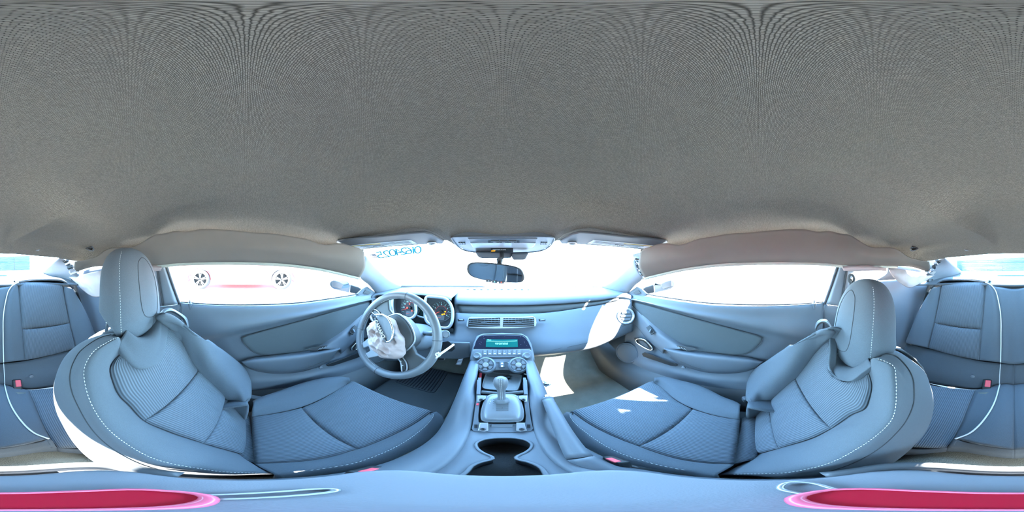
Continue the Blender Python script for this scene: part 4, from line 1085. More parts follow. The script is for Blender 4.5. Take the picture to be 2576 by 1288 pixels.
# lower forked silver spoke
lw = slab('lower_spoke', [wp(x, y, .002) for x, y in [(-.058, -.055), (.058, -.055), (.050, -.100), (.040, -.150), (.034, -.176), (.014, -.178), (.012, -.130), (-.012, -.130), (-.014, -.178), (-.034, -.176), (-.040, -.150), (-.050, -.100)]], WN, .012, M_SILVER, ST, .003)
# torn flap of the hub cover with its lettering
fo_ = lambda x, y, z: wp(x - .026, y - .026, z + .072)
fl_ = slab('cover_flap', [fo_(x, y, z) for x, y, z in [(-.052, .030, .0), (.064, .030, .0), (.066, .050, .004), (.052, .070, .0), (.016, .080, -.004), (-.022, .078, -.004), (-.048, .060, -.004)]], WN, .006, M_PL, ST, .002)
tube('flap_chrome_edge', [fo_(x, y, .006) for x, y in [(-.056, .040), (-.040, .066), (-.006, .081), (.034, .076), (.058, .060), (.066, .044), (.060, .032)]], .0036, M_CHROME, fl_, n=8, res=40)
box('flap_edge', fo_(.006, .029, .0), .112, .008, .010, M_PLD, fl_, .002, Matrix((WR, WU, WN)).transposed())
text('lettering', 'CAMARO', fo_(.004, .030, .0065), WR, WU, .019, M_WHITE, fl_)
# airbag cloth: crumpled pouch
def bagpt(u, v):
    a = 2 * PI * u
    e = .82
    rx, ry = .094, .071
    r = v
    x = rx * r * math.copysign(abs(math.cos(a)) ** e, math.cos(a)) * (1 + .06 * math.sin(5 * a + 1)) + .004
    y = ry * r * math.copysign(abs(math.sin(a)) ** e, math.sin(a)) * (1 + .07 * math.sin(7 * a)) - .022
    x += -.006 * r; 
    z = .020 + .044 * math.sqrt(max(0.0, 1 - min(1, r) ** 2.4))
    q = Vector((x * 16, y * 16, 0))
    z += (abs(noise.noise(Vector((x * 22 + y * 10, y * 34 - x * 9, 1.3)))) * -.035 + noise.noise(Vector((x * 48 - y * 20, y * 60 + x * 30, 4.0))) * .006 - abs(noise.noise(Vector((x * 30 - y * 38, y * 46 + x * 14, 7.0)))) * .026 + .014) * (.35 + .65 * (1 - r ** 3))
    sw = noise.noise(q + Vector((0, 0, 9))) * .008
    return wp(x + sw * r, y + sw * r, z)
NB, NR = 90, 30
vs, fs = [], []
for i in range(NR + 1):
    for k in range(NB):
        vs.append(bagpt(k / NB, i / NR))
for i in range(NR):
    for k in range(NB):
        fs.append((i * NB + k, i * NB + (k + 1) % NB, (i + 1) * NB + (k + 1) % NB, (i + 1) * NB + k))
bag = mesh_obj('airbag', vs, fs, M_BAG, ST, face_cam=True)
bag['label'] = 'burst pale pink white airbag cloth'
# column
loft('column_shroud', [[wp(.062 * math.cos(q), .058 * math.sin(q) + .0, -.05) for q in [2 * PI * i / 16 for i in range(16)]], [SWc - WN * .16 + wr0 * (.075 * math.cos(q)) + wu0 * (.07 * math.sin(q) - .01) for q in [2 * PI * i / 16 for i in range(16)]],
      [SWc - WN * .30 + wr0 * (.075 * math.cos(q)) + wu0 * (.07 * math.sin(q) - .01) for q in [2 * PI * i / 16 for i in range(16)]]], M_PL, ST, nu=32, k=4, closed=True)
# wiper stalk with round grey end
WS = thing('wiper_stalk', 'grey control stalk with round end sticking out to the right of the steering wheel', 'stalk', hy(1085, 842, .60))
tube('stalk_arm', [hy(1066, 838, .62), hy(1098, 840, .585)], .011, M_GREYP, WS, n=12, res=0)
e0, e1 = hy(1098, 840, .585), hy(1121, 841, .56)
tube('stalk_head', [e0, e1], .016, M_GREYP, WS, n=18, res=0)
lathe('end_cap', [(.0165, -.002), (.0165, .003), (.013, .006), (.012, .004), (.001, .004)], e1, (CAM - e1) + Vector((.3, 0, 0)), M_PL, WS, n=24)
# white stick tied to the rim
WT = thing('white_stick', 'thin white stick tied with string to the lower right rim of the steering wheel', 'stick', hy(1100, 895, .43))
tube('stick', [hy(1141, 867, .54), hy(1104, 893, .44)], .0042, M_WHITE, WT, n=8, res=0)
tube('knot', [hy(a, b, .425) for a, b in [(1102, 886), (1108, 893), (1101, 897), (1096, 892), (1100, 888), (1104, 895), (1097, 901)]], .0022, M_WHITE, WT, n=6)

# ================================================================== radio and climate stack
SN = Vector((0, -.70, .714)).normalized(); SU = Vector((0, .714, .70)).normalized(); SX = Vector((1, 0, 0))
s0 = V(0, .640, -.508)
sp3 = lambda a, b, o=0: hp(a, b, s0 + SN * o, SN)
RS = thing('radio', 'car radio with teal display in the centre stack above the gear lever', 'radio', sp3(1263, 880))
bo = [(1199, 844), (1215, 838), (1263, 836.5), (1312, 838), (1328, 846), (1338, 865), (1344, 890), (1346, 905), (1342, 912), (1263, 914), (1186, 912), (1181, 905), (1184, 888), (1190, 864)]
fp = slab('stack_bezel', [sp3(a, b, 0) for a, b in bo], SN, .09, M_DASH, RS, .008, 3)
tube('stack_edge', [sp3(a, b, .001) for a, b in [(1186, 905), (1189, 885), (1195, 862), (1203, 848), (1216, 842), (1263, 840.5), (1311, 842), (1324, 849), (1333, 866), (1340, 888), (1343, 905)]], .0028, M_GREYP, RS, n=6, res=60)
gp = slab('display_glass', [sp3(a, b, .004) for a, b in [(1190, 877), (1197, 857), (1205, 846), (1216, 843), (1263, 842), (1311, 843), (1322, 849), (1330, 860), (1337, 877)]], SN, .006, M_GLOSS, RS, .002)
sc_ = slab('screen', [sp3(a, b, .0055) for a, b in [(1223, 853), (1302, 853), (1303, 872.5), (1222, 872.5)]], SN, .003, M_TEAL, gp)
tube('screen_line', [sp3(1224, 858, .006), sp3(1301, 857.5, .006)], .0009, M_TEALT, gp, n=4, res=0)
text('screen_text', 'Date', sp3(1231, 855, .0062), SX, SU, .0085, M_TEALT, gp)
text('screen_text', '03/20/2025', sp3(1262, 864.6, .0062), SX, SU, .0125, M_TEALT, gp)
for k in range(60):        # dust on the gloss panel
    px = random.uniform(1202, 1326); py = random.uniform(845, 875)
    if 1221 < px < 1304 and 852 < py < 874: continue
    if k < 40: box('dust_speck', sp3(px, py, .0045), random.uniform(.0005, .0012), .0008, .0005, M_WHITE, gp, 0)
lp = slab('control_panel', [sp3(a, b, .004) for a, b in [(1188, 880), (1196, 877.5), (1263, 877), (1331, 877.5), (1339, 882), (1343, 900), (1342, 911), (1320, 917), (1263, 912), (1206, 917), (1186, 911), (1184, 900)]], SN, .012, M_GREYP, RS, .004)
for k in range(8):
    x0 = 1214.5 + k * 12.3
    b_ = slab('preset_button', [sp3(x0, 880, .0065), sp3(x0 + 11.2, 880, .0065), sp3(x0 + 11.2, 893, .0065), sp3(x0, 893, .0065)], SN, .004, M_GREYP, RS, .0012)
    text('button_mark', ['CD', '1', '2', '3', '4', '5', '6', 'FM'][k], sp3(x0 + 5.6, 883.5, .0067), SX, SU, .006, M_WHITE, b_)
    box('button_mark', sp3(x0 + 5.6, 889.5, .0066), .009, .003, .0006, M_LABEL, b_, 0, Matrix.Rotation(.785, 3, 'X'))
slab('disc_slot', [sp3(a, b, .0055) for a, b in [(1219, 898), (1306, 897), (1307, 900.5), (1218, 901.5)]], SN, .003, M_BLACK, RS)
for x in (1200.5, 1324.5):
    lathe('tuning_knob', [(.019, .002), (.019, .008), (.0145, .012), (.0145, .026), (.012, .029), (.010, .0275), (.001, .0275)], sp3(x, 896.5, .002), SN, M_GREYP, RS, n=28)
CC = thing('climate_control', 'two round fan and temperature dials below the radio', 'climate dials', sp3(1263, 920))
cpn = slab('climate_panel', [sp3(a, b, .002) for a, b in [(1205, 908), (1321, 908), (1326, 920), (1310, 932), (1263, 930), (1216, 932), (1200, 920)]], SN, .03, M_GREYP, CC, .004)
for x in (1222.5, 1303.5):
    c = sp3(x, 919.5, .006)
    dk = lathe('climate_dial', [(.040, -.004), (.041, .004), (.038, .020), (.033, .024), (.029, .021), (.001, .021)], c, SN, M_PL, CC, n=40)
    for k in range(6):
        a = 2 * PI * k / 6 + .5
        d = SX * math.cos(a) + SU * math.sin(a); t_ = SU * math.cos(a) - SX * math.sin(a)
        slab('dial_button', [c + SN * .0255 + d * .0135 - t_ * .004, c + SN * .0255 + d * .026 - t_ * .010, c + SN * .0255 + d * .0275, c + SN * .0255 + d * .026 + t_ * .010, c + SN * .0255 + d * .0135 + t_ * .004], SN, .005, M_GREYP, dk, .001)
    lathe('dial_hub', [(.0125, .018), (.0125, .025), (.010, .028), (.001, .029)], c, SN, M_SILVER, dk, n=24)
    tube('dial_pointer', [c + SN * .022 + (SX * -.024 + SU * .030) * .9, c + SN * .0235 + (SX * -.019 + SU * .024)], .0012, M_BLACK, dk, n=4, res=0)
hz_ = slab('hazard_switch', [sp3(a, b, .008) for a, b in [(1256.5, 909.5), (1268.5, 909.5), (1270, 925), (1256, 925)]], SN, .012, M_PL, CC, .003)
slab('hazard_triangle', [sp3(1263, 911, .0085), sp3(1266.5, 915.5, .0085), sp3(1259.5, 915.5, .0085)], SN, .001, M_WHITE, hz_)
box('lock_mark', sp3(1263, 921, .0085), .008, .008, .001, M_LABEL, hz_, 0, Matrix.Rotation(.785, 3, 'X'))
for px, py, mm in ((1203, 907.5, M_WHITE), (1211, 905.2, M_WHITE), (1222, 904.3, M_WHITE), (1233, 906, M_WHITE), (1242, 910, M_WHITE), (1279, 912.5, M_WHITE), (1284, 910, M_TEALT), (1293, 906, M_WHITE), (1304, 904, M_WHITE), (1323, 907.5, M_LAMPR)):
    slab('dial_legend', circ(sp3(px, py, .0048), SX, SU, .0028, 8), SN, .001, mm, CC)

# ================================================================== mirror, visors, overhead console
MR = thing('rear_view_mirror', 'wide oval rear view mirror hanging from the windshield on a black stalk', 'mirror', hy(1258, 650, .66))
MN = Vector((-.09, -.985, -.12)).normalized()
m0 = hy(1247, 688, .60)
mp_ = lambda a, b, o=0: hp(a, b, m0 + MN * o, MN)
mo = [(1176, 668), (1184, 662), (1210, 661), (1250, 664), (1290, 670), (1310, 678), (1318, 692), (1318, 703), (1311, 710), (1290, 711), (1250, 709), (1220, 705), (1190, 697), (1180, 690), (1175, 680)]
mc = [mp_(a, b) for a, b in mo]
mcc = sum(mc, Vector()) / len(mc)
hs = loft('mirror_housing', [[mcc.lerp(p, .02) - MN * .032 for p in mc], [mcc.lerp(p, .7) - MN * .030 for p in mc], [p - MN * .012 for p in mc], [mcc.lerp(p, 1.0) + MN * .001 for p in mc], [mcc.lerp(p, .955) + MN * .003 for p in mc], [mcc.lerp(p, .93) + MN * .000 for p in mc]], M_PLD, MR, nu=60, k=4, closed=True, fc=False)
M_MIRR = mat('mirror_glass', (.62, .66, .72), .04, metal=1.0, var=0)
slab('mirror_glass', [mcc.lerp(p, .94) + MN * .0005 for p in resamp(mc, 48, True)], MN, .002, M_MIRR, MR)
for k, (px, py, mm) in enumerate(((1229, 706.5, M_WHITE), (1244, 708.8, M_TEALT), (1261, 710.3, M_LAMPR))):
    bt = slab('mirror_button', rrect(mp_(px, py, .002), Vector((1, -.09, -.02)), Vector((0, 0, 1)), .010, .0055, .002), MN, .012, M_PL, MR, .001)
    slab('button_lamp', circ(mp_(px, py, .003), Vector((1, 0, 0)), Vector((0, 0, 1)), .0022, 8), MN, .001, mm, bt)
tube('mirror_arm', [hy(1256, 665, .625), hy(1258, 655, .645), hy(1262, 648, .67), hy(1262, 636, .72)], .010, M_BLACK, MR, n=10)
lathe('ball_joint', [(.001, -.014), (.010, -.010), (.014, 0), (.010, .010), (.001, .014)], hy(1257, 655, .642), (.4, -.3, 1), M_PLD, MR, n=16)
slab('mount_cover', [hy(a, b, .735) for a, b in [(1194, 634), (1290, 634), (1286, 650), (1214, 651), (1203, 648)]], (0, -1, -.2), .03, M_PL, MR, .006)
slab('sensor_cover', [hy(a, b, .715) for a, b in [(1289, 638), (1331, 637), (1322, 654), (1292, 655), (1287, 648)]], (0, -1, -.2), .04, M_PL, MR, .006)
# overhead console
OC = thing('overhead_console', 'grey overhead console with map lamps and airbag indicator above the mirror', 'overhead console', V(0, .65, .04))
on = Vector((0, -.27, -.963)).normalized()
o0 = V(0, .60, .0675)
op = lambda a, b, o=0: hp(a, b, o0 + on * o, on)
oo = [(1136, 598), (1142, 596), (1263, 595), (1388, 596), (1394, 599), (1392, 608), (1380, 622), (1360, 631), (1330, 635), (1300, 637), (1232, 637), (1200, 635), (1170, 630), (1152, 620), (1140, 606)]
slab('console_body', [op(a, b, .002) for a, b in oo], on, .03, M_GREYP, OC, .004, 3)
tube('console_rim', [op(a, b, .002) for a, b in oo], .0030, M_PL, OC, n=6, closed=True, res=90)
lw_ = slab('lamp_panel', [op(a, b, .0055) for a, b in [(1177, 601), (1352, 601), (1345, 618), (1338, 624), (1194, 624), (1186, 618)]], on, .006, M_PL, OC, .002)
slab('lamp_lens', [op(a, b, .0075) for a, b in [(1183, 612), (1348, 612), (1340, 622), (1336, 623.5), (1196, 623.5), (1190, 622)]], on, .004, mat('lamp_lens', (.62, .66, .70), .15, var=0), OC, .001)
for k in range(3):
    x0 = 1235 + k * 22
    bb = slab('lamp_button', [op(x0, 606, .0085), op(x0 + 20, 606, .0085), op(x0 + 20, 611.5, .0085), op(x0, 611.5, .0085)], on, .005, M_PLD, OC, .001)
    box('button_mark', op(x0 + 10, 609.5, .009), .012, .004, .001, M_LABEL, bb, 0)
for x in (1228, 1301):
    slab('button_gap', [op(x, 606.5, .007), op(x + 6, 606.5, .007), op(x + 6, 611, .007), op(x, 611, .007)], on, .003, M_BLACK, OC)
for s in (-1, 1):
    for k in range(3):
        x = 1265 + s * (98 + 6 * k)
        slab('microphone_slot', [op(x - 2, 611, .005), op(x + 2, 611, .005), op(x + 2 - s * 2, 616, .005), op(x - 2 - s * 2, 616, .005)], on, .002, M_BLACK, OC)
ai0 = op(1263, 631, .012)
an = Vector((0, -.80, -.60)).normalized()
ap = lambda a, b, o=0: hp(a, b, ai0 + an * o, an)
ind = slab('airbag_indicator', [ap(a, b) for a, b in [(1235, 626.5), (1291, 626.5), (1291, 636), (1235, 636)]], an, .01, M_BLACK, OC, .001)
text('indicator_text', 'PASSENGER AIR BAG', ap(1256, 628.3, .001), (1, 0, 0), (0, -.6, .8), .0062, M_WHITE, ind)
text('indicator_lamp', 'OFF', ap(1241, 631.6, .001), (1, 0, 0), (0, -.6, .8), .0105, M_LAMPY, ind)
# sun visors
for sd in (-1, 1):
    who = 'driver' if sd < 0 else 'passenger'
    m = lambda l: mir(l, sd)
    vn = Vector((.137, -.19, -1)).normalized()
    v0 = V(-.372, .465, .054)
    vp = lambda a, b, o=0: hp(a, b, v0 + vn * o, vn)
    mvn = vn if sd < 0 else M(vn)
    SVs = thing('sun_visor', 'folded grey sun visor with white warning label above the %s' % who, 'sun visor', m([vp(980, 605)])[0], 'pair of folded sun visors')
    vo = [(845, 610), (850, 606.5), (900, 600), (960, 593), (1030, 585), (1068, 582.5), (1086, 587), (1104, 597), (1118, 607), (1114, 613), (1100, 613.5), (1075, 614.5), (1040, 617), (980, 621.5), (910, 628), (890, 624), (862, 616)]
    bd = slab('visor_body', m([vp(a, b + (3 if b < 600 else 0)) for a, b in vo]), mvn, .008, mat('visor_vinyl', (.10, .105, .11), .55, bump='noise', bs=900, bd=.15), SVs, .0035, 3)
    lb = slab('warning_label', m([vp(a, b, .0012) for a, b in [(882, 618), (1033, 604.5), (1048, 612.5), (904, 625)]]), mvn, .002, M_LABEL, SVs)
    slab('label_stripe', m([vp(a, b, .002) for a, b in [(885, 619), (955, 612.5), (958, 614), (888, 620.3)]]), mvn, .001, M_YEL, lb)
    tx = m([vp(1000, 610) - vp(940, 616)])[0]; ty = m([vp(950, 612) - vp(960, 622)])[0]
    if sd < 0:
        text('label_text', 'WARNING', vp(952, 618.2, .0022), -tx, -ty, .010, M_PRINT, lb)
    else:
        text('label_text', 'AIR BAG', m([vp(968, 616.6, .0022)])[0], -tx, -ty, .010, M_PRINT, lb)
    for k in range(4):
        tube('label_line', m([vp(900 + k * 7, 619.6 + k * 1.2 - .6, .0022), vp(1028 + k * 3, 607.2 + k * 1.5 - .4, .0022)]), .0006, M_GREYP, lb, n=4, res=0)
    tube('visor_clip', m([vp(a, b, .003) for a, b in [(1076, 613), (1080, 610), (1092, 609.5), (1097, 612), (1090, 614.5), (1080, 614.5)]]), .0028, M_SILVER, SVs, n=6, closed=True, res=30)
# ================================================================== centre console
def holed(name, outer, hole, m, parent, sol=0.0):
    from mathutils.geometry import tessellate_polygon
    tri = tessellate_polygon([outer, hole])
    vs = [Vector(p) for p in outer + hole]
    o = mesh_obj(name, vs, [tuple(t) for t in tri], m, parent, smooth=False, face_cam=False)
    me = o.data
    bm = bmesh.new(); bm.from_mesh(me)
    bmesh.ops.recalc_face_normals(bm, faces=bm.faces[:])
    if sum(f.normal.z * f.calc_area() for f in bm.faces) < 0:
        bmesh.ops.reverse_faces(bm, faces=bm.faces[:])
    bm.to_mesh(me); bm.free()
    if sol: solid(o, sol)
    return o
CO = thing('center_console', 'grey centre console between the front seats with double cup holder', 'console', V(0, .25, -.95))
prof = [(-.141, -.80), (-.139, -.72), (-.130, -.635), (-.110, -.588), (-.085, -.566)]
def cs(y, dw, xin, win, wide=1.0):
    l = [(x * wide if i < 3 else x, wz + (dw if i > 1 else 0)) for i, (x, wz) in enumerate(prof)]
    l += [(-xin - .008, -.560 + dw), (-xin, -.568 + dw), (-xin + .002, win + dw), (0, win + dw)]
    fw = min(1, max(0, (y - .30) / .28))       # the flanks stand higher and wider towards the dash
    for i, (a, b) in enumerate([(-.143, -.70), (-.141, -.62), (-.139, -.545), (-.128, -.500), (-.108, -.492)]):
        l[i] = (l[i][0] + (a - l[i][0]) * fw, l[i][1] + (b - l[i][1]) * fw)
    h = [V(a, y, b) for a, b in l]
    return h + [M(p) for p in h[:-1]][::-1]
secs = [cs(-.150, -.01, .060, -.575), cs(-.06, -.005, .060, -.64), cs(.05, 0, .056, -.66), cs(.12, 0, .056, -.66), cs(.22, 0, .056, -.66), cs(.31, 0, .060, -.66), cs(.42, .036, .070, -.68), cs(.53, .068, .084, -.70), cs(.64, .075, .090, -.67), cs(.74, .08, .09, -.67, .98)]
loft('console_body', secs, M_PL, CO, nu=130, k=5, sol=.0)
rear = secs[0]
slab('console_end', rear, (0, -1, 0), .01, M_PL, CO, .004)
# cup holder panel
wp0 = -.570
cz = lambda a, b, o=0: hz(a, b, wp0 + o)
hole = [(1238, 1149), (1215, 1139), (1200, 1127), (1198, 1115), (1214, 1106.5), (1240, 1102), (1267, 1101), (1296, 1102), (1322, 1107), (1337, 1116), (1336, 1127), (1322, 1138), (1300, 1148), (1302, 1156), (1328, 1162), (1352, 1171), (1368, 1184)]
hole3 = [cz(a, b) for a, b in hole] + [V(.026, .085, wp0), V(.0, .072, wp0), V(-.030, .085, wp0)] + [cz(a, b) for a, b in [(1176, 1184), (1188, 1171), (1211, 1162), (1236, 1156)]]
hole3 = resamp(hole3, 72, True)
outer = [V(-.060, .306, wp0), V(.060, .306, wp0), V(.057, .20, wp0), V(.056, .06, wp0), V(-.056, .06, wp0), V(-.057, .20, wp0)]
cpnl = holed('cup_holder_panel', outer, hole3, M_PL, CO, .004)
cup = loft('cup_holder', [[p + Vector((0, 0, .001)) for p in hole3], [p.lerp(sum(hole3, Vector()) / 72, .03) + Vector((0, 0, -.006)) for p in hole3], [p.lerp(sum(hole3, Vector()) / 72, .06) + Vector((0, 0, -.055)) for p in hole3]], M_BLACK, CO, nu=72, k=4, closed=True, fc=False)
slab('cup_floor', [V(-.055, .06, wp0 - .052), V(.055, .06, wp0 - .052), V(.055, .29, wp0 - .052), V(-.055, .29, wp0 - .052)], (0, 0, 1), .004, mat('cup_floor_dark', (.008, .009, .011), .6, bump='noise', bs=300, bd=.5), CO)
tube('cup_rim', [p + Vector((0, 0, .0005)) for p in hole3], .003, M_PL, CO, n=6, closed=True, res=0)
slab('cup_debris', [V(.020, .118, wp0 - .050), V(.033, .114, wp0 - .050), V(.036, .102, wp0 - .050), V(.022, .098, wp0 - .050)], (0, 0, 1), .003, M_LABEL, CO, .001)
# shifter frame with its clips left open
kn0 = V(0, .306, -.568); kdir = Vector((0, .21, .070)).normalized(); kn = Vector((0, -kdir.z, kdir.y))
kp = lambda a, b, o=0: hp(a, b, kn0 + kn * o, kn)
GS = thing('gear_selector', 'silver automatic gear selector with stitched leather knob, its trim frame exposed', 'gear selector', kp(1263, 1030))
fo = [kp(a, b, .002) for a, b in [(1203, 950), (1198, 1000), (1191, 1058), (1187, 1078), (1191, 1084), (1228, 1087), (1263, 1087.5), (1300, 1087), (1336, 1084), (1341, 1078), (1336, 1058), (1329, 1000), (1323, 950), (1316, 950), (1320, 990), (1317, 994), (1209, 994), (1207, 990), (1211, 950)]]
fi = [kp(a, b, .002) for a, b in [(1211, 1000), (1206, 1020), (1203, 1045), (1204, 1062), (1228, 1066), (1300, 1066), (1322, 1062), (1323, 1045), (1320, 1020), (1316, 1000)]]
fr = holed('trim_frame', fo, fi, M_PL, GS, .012)
for a, b in ((1197, 1072), (1330, 1072), (1205, 1004), (1321, 1004), (1206, 962), (1320, 962)):
    slab('clip_slot', [kp(a - 4, b - 4, .003), kp(a + 4, b - 4, .003), kp(a + 4, b + 4, .003), kp(a - 4, b + 4, .003)], kn, .002, M_BLACK, GS)
slab('red_clip', [kp(1199, 1014, .004), kp(1205, 1014, .004), kp(1204, 1019, .004), kp(1198, 1019, .004)], kn, .003, M_REDB, GS)
for pl in ([(1207, 1064), (1228, 1063), (1228, 1083), (1219, 1085), (1202, 1083), (1205, 1074)], [(1299, 1063), (1320, 1064), (1322, 1074), (1326, 1083), (1309, 1085), (1299, 1083)], [(1201, 995), (1222, 996), (1222, 1003), (1206, 1011), (1201, 1010)], [(1306, 996), (1326, 995), (1326, 1010), (1321, 1011), (1306, 1003)]):
    c = sum([kp(a, b, .009) for a, b in pl], Vector()) / len(pl)
    br_ = slab('bracket', [kp(a, b, .009) for a, b in pl], kn, .004, M_SILVER, GS, .001)
    cx = sum(a for a, b in pl) / len(pl); cy = max(b for a, b in pl) - 5 if pl[0][1] > 1030 else min(b for a, b in pl) + 11
    lathe('screw', [(.0055, 0), (.0055, .003), (.003, .004), (.001, .002)], kp(cx, cy, .0095), kn, M_BLACK, br_, n=12)
slab('frame_bottom', [kp(1206, 1000, -.012), kp(1320, 1000, -.012), kp(1324, 1064, -.012), kp(1203, 1064, -.012)], kn, .004, M_BLACK, GS)
slab('cross_bar', [kp(a, b, .004) for a, b in [(1236, 1068), (1290, 1068), (1290, 1074), (1236, 1074)]], kn, .006, M_GREYP, GS, .001)
do = [(1234, 993), (1263, 991.5), (1294, 993), (1308, 1004), (1316, 1024), (1318, 1044), (1312, 1058), (1290, 1061), (1263, 1061.5), (1236, 1061), (1214, 1058), (1209, 1044), (1212, 1024), (1220, 1004)]
do = [(1263.5 + (a - 1263.5) * .95, 1027 + (b - 1027) * .97) for a, b in do]
dm = [kp(a, b, .006) for a, b in do]; dc = sum(dm, Vector()) / len(dm)
M_DOME = mat('selector_dome', (0.20, 0.215, 0.235), 0.38, metal=.2, var=.02)
loft('selector_dome', [[dc.lerp(p, 1.06) - kn * .004 for p in dm], [dc.lerp(p, 1.05) for p in dm], [dc.lerp(p, 1.0) + kn * .001 for p in dm], [dc.lerp(p, .97) + kn * .006 for p in dm], [dc.lerp(p, .84) + kn * .013 for p in dm], [dc.lerp(p, .5) + kn * .018 for p in dm], [dc.lerp(p, .02) + kn * .019 for p in dm]], M_DOME, GS, nu=60, k=4, closed=True)
sl = slab('slot_cover', [kp(a, b, .0245) for a, b in [(1248, 1004), (1278, 1004), (1280, 1034), (1247, 1034)]], kn, .004, M_PLD, GS, .001)
for k in range(9):
    tube('slot_rib', [kp(1248, 1013 + 2.4 * k, .0255), kp(1279, 1013 + 2.4 * k, .0255)], .0008, M_GREYP, sl, n=4, res=0)
for k, ch in enumerate('PRNDM'):
    text('gear_letter', ch, kp(1234.5 - k * .6, 1004 + 5.6 * k, .0225 - .0003 * k), (1, 0, 0), kdir, .0055, M_WHITE, GS)
    box('gear_mark', kp(1243 - k * .3, 1004 + 5.6 * k, .0235), .004, .003, .001, M_BLACK, GS, 0)
kb = kp(1262.5, 1008, .026)
kt = CAM + (ray(1259, 947)) * .615
ax = (kt - kb); KL = ax.length
lv = lathe('knob', [(.013, 0), (.0115, KL * .08), (.0105, KL * .2), (.011, KL * .38), (.013, KL * .50), (.0175, KL * .60), (.0205, KL * .70), (.0212, KL * .78), (.0196, KL * .88), (.0155, KL * .95), (.0085, KL * .99), (.001, KL)], kb, ax, M_LEATH, GS, n=32)
axn = ax.normalized(); fwd = (Vector((0, -1, .4)) - axn * axn.dot(Vector((0, -1, .4)))).normalized()
prf = [(.0120, 0.06), (.0107, .2), (.0112, .38), (.0132, .50), (.0177, .60), (.0207, .70), (.0214, .78), (.0198, .88), (.0158, .95)]
for dxx in (-.0022, .0022):
    dashes('stitching', [kb + axn * (KL * h) + fwd * r + Vector((dxx, 0, 0)) for r, h in prf], .0009, M_STITCH, lv, pitch=.0042)
lathe('knob_collar', [(.020, -.004), (.019, .006), (.016, .010)], kb, ax, M_GREYP, GS, n=24)
# storage tray in front of the selector, its surroundings left open
TB = thing('storage_tray', 'loose dusty black rubber tray lying under the climate dials', 'tray', hz(1263, 960, -.57))
tz = lambda a, b, o=0: hz(a, b, -.552 + o)
to = [(1226, 936), (1263, 938), (1310, 942), (1314, 945), (1310, 962), (1303, 981), (1297, 983.5), (1263, 982), (1222, 979), (1214, 975), (1213, 968), (1219, 944)]
t3 = [tz(a, b) for a, b in to]; tcn = sum(t3, Vector()) / len(t3)
M_TRAY = mat('tray_rubber', (.10, .105, .105), .5, bump='noise', bs=140, bd=.5, var=.4)
loft('tray_body', [[tcn.lerp(p, 1.0) - Vector((0, 0, .02)) for p in t3], t3, [tcn.lerp(p, .95) + Vector((0, 0, .001)) for p in t3], [tcn.lerp(p, .90) - Vector((0, 0, .012)) for p in t3], [tcn.lerp(p, .02) - Vector((0, 0, .014)) for p in t3]], M_TRAY, TB, nu=60, k=4, closed=True)
slab('tray_clip', [tz(a, b, -.004) for a, b in [(1273, 945), (1282, 944), (1284, 950), (1275, 951)]], (0, -.4, 1), .004, M_BLACK, TB, .001)
slab('red_panel', [hz(a, b, -.55) for a, b in [(1206, 936), (1213, 936), (1208, 975), (1206, 975)]], (.4, 0, 1), .01, M_REDB, CO)
slab('stack_foot', [V(-.085, .665, -.535), V(.085, .665, -.535), V(.085, .60, -.575), V(-.085, .60, -.575)], (0, -.4, 1), .01, M_PLD, CO, .002)
for s in (-1, 1):
    slab('frame_post', [kp(1263 + s * 58 - 5, 955, .006), kp(1263 + s * 58 + 5, 955, .006), kp(1263 + s * 60 + 5, 992, .006), kp(1263 + s * 60 - 5, 992, .006)], kn, .03, M_PL, CO, .002)
tube('frame_bar', [kp(1211, 986, .0), kp(1263, 990, -.004), kp(1317, 986, .0)], .007, M_PLD, CO, n=8)
# armrest lid
LD = thing('armrest_lid', 'wide grey padded armrest lid closing the rear of the centre console', 'armrest', V(0, 0, -.55))
lo_ = rrect(V(0, .0, -.5), (1, 0, 0), (0, 1, 0), .100, .114, .045, 8)
lt = sum(lo_, Vector()) / len(lo_)
lid = loft('lid_pad', [[p - Vector((0, 0, .050)) for p in lo_], [p - Vector((0, 0, .012)) for p in lo_], [lt.lerp(p, .985) - Vector((0, 0, .003)) for p in lo_], [lt.lerp(p, .94) for p in lo_], [lt.lerp(p, .5) + Vector((0, 0, .003)) for p in lo_], [lt.lerp(p, .001) + Vector((0, 0, .004)) for p in lo_]], mat('armrest_vinyl', (.175, .19, .22), .6, bump='noise', bs=700, bd=.2), LD, nu=90, k=4, closed=True)
slab('lid_rim', [lt.lerp(p, 1.02) - Vector((0, 0, .050)) for p in lo_], (0, 0, 1), .012, M_PL, LD, .003)
# rear lip of the console
tube('console_lip', [V(-.115, -.05, -.555), V(-.11, -.11, -.548), V(-.07, -.137, -.54), V(0, -.14, -.538), V(.07, -.137, -.54), V(.11, -.11, -.548), V(.115, -.05, -.555)], .013, M_GREYP, CO, n=10, res=40)
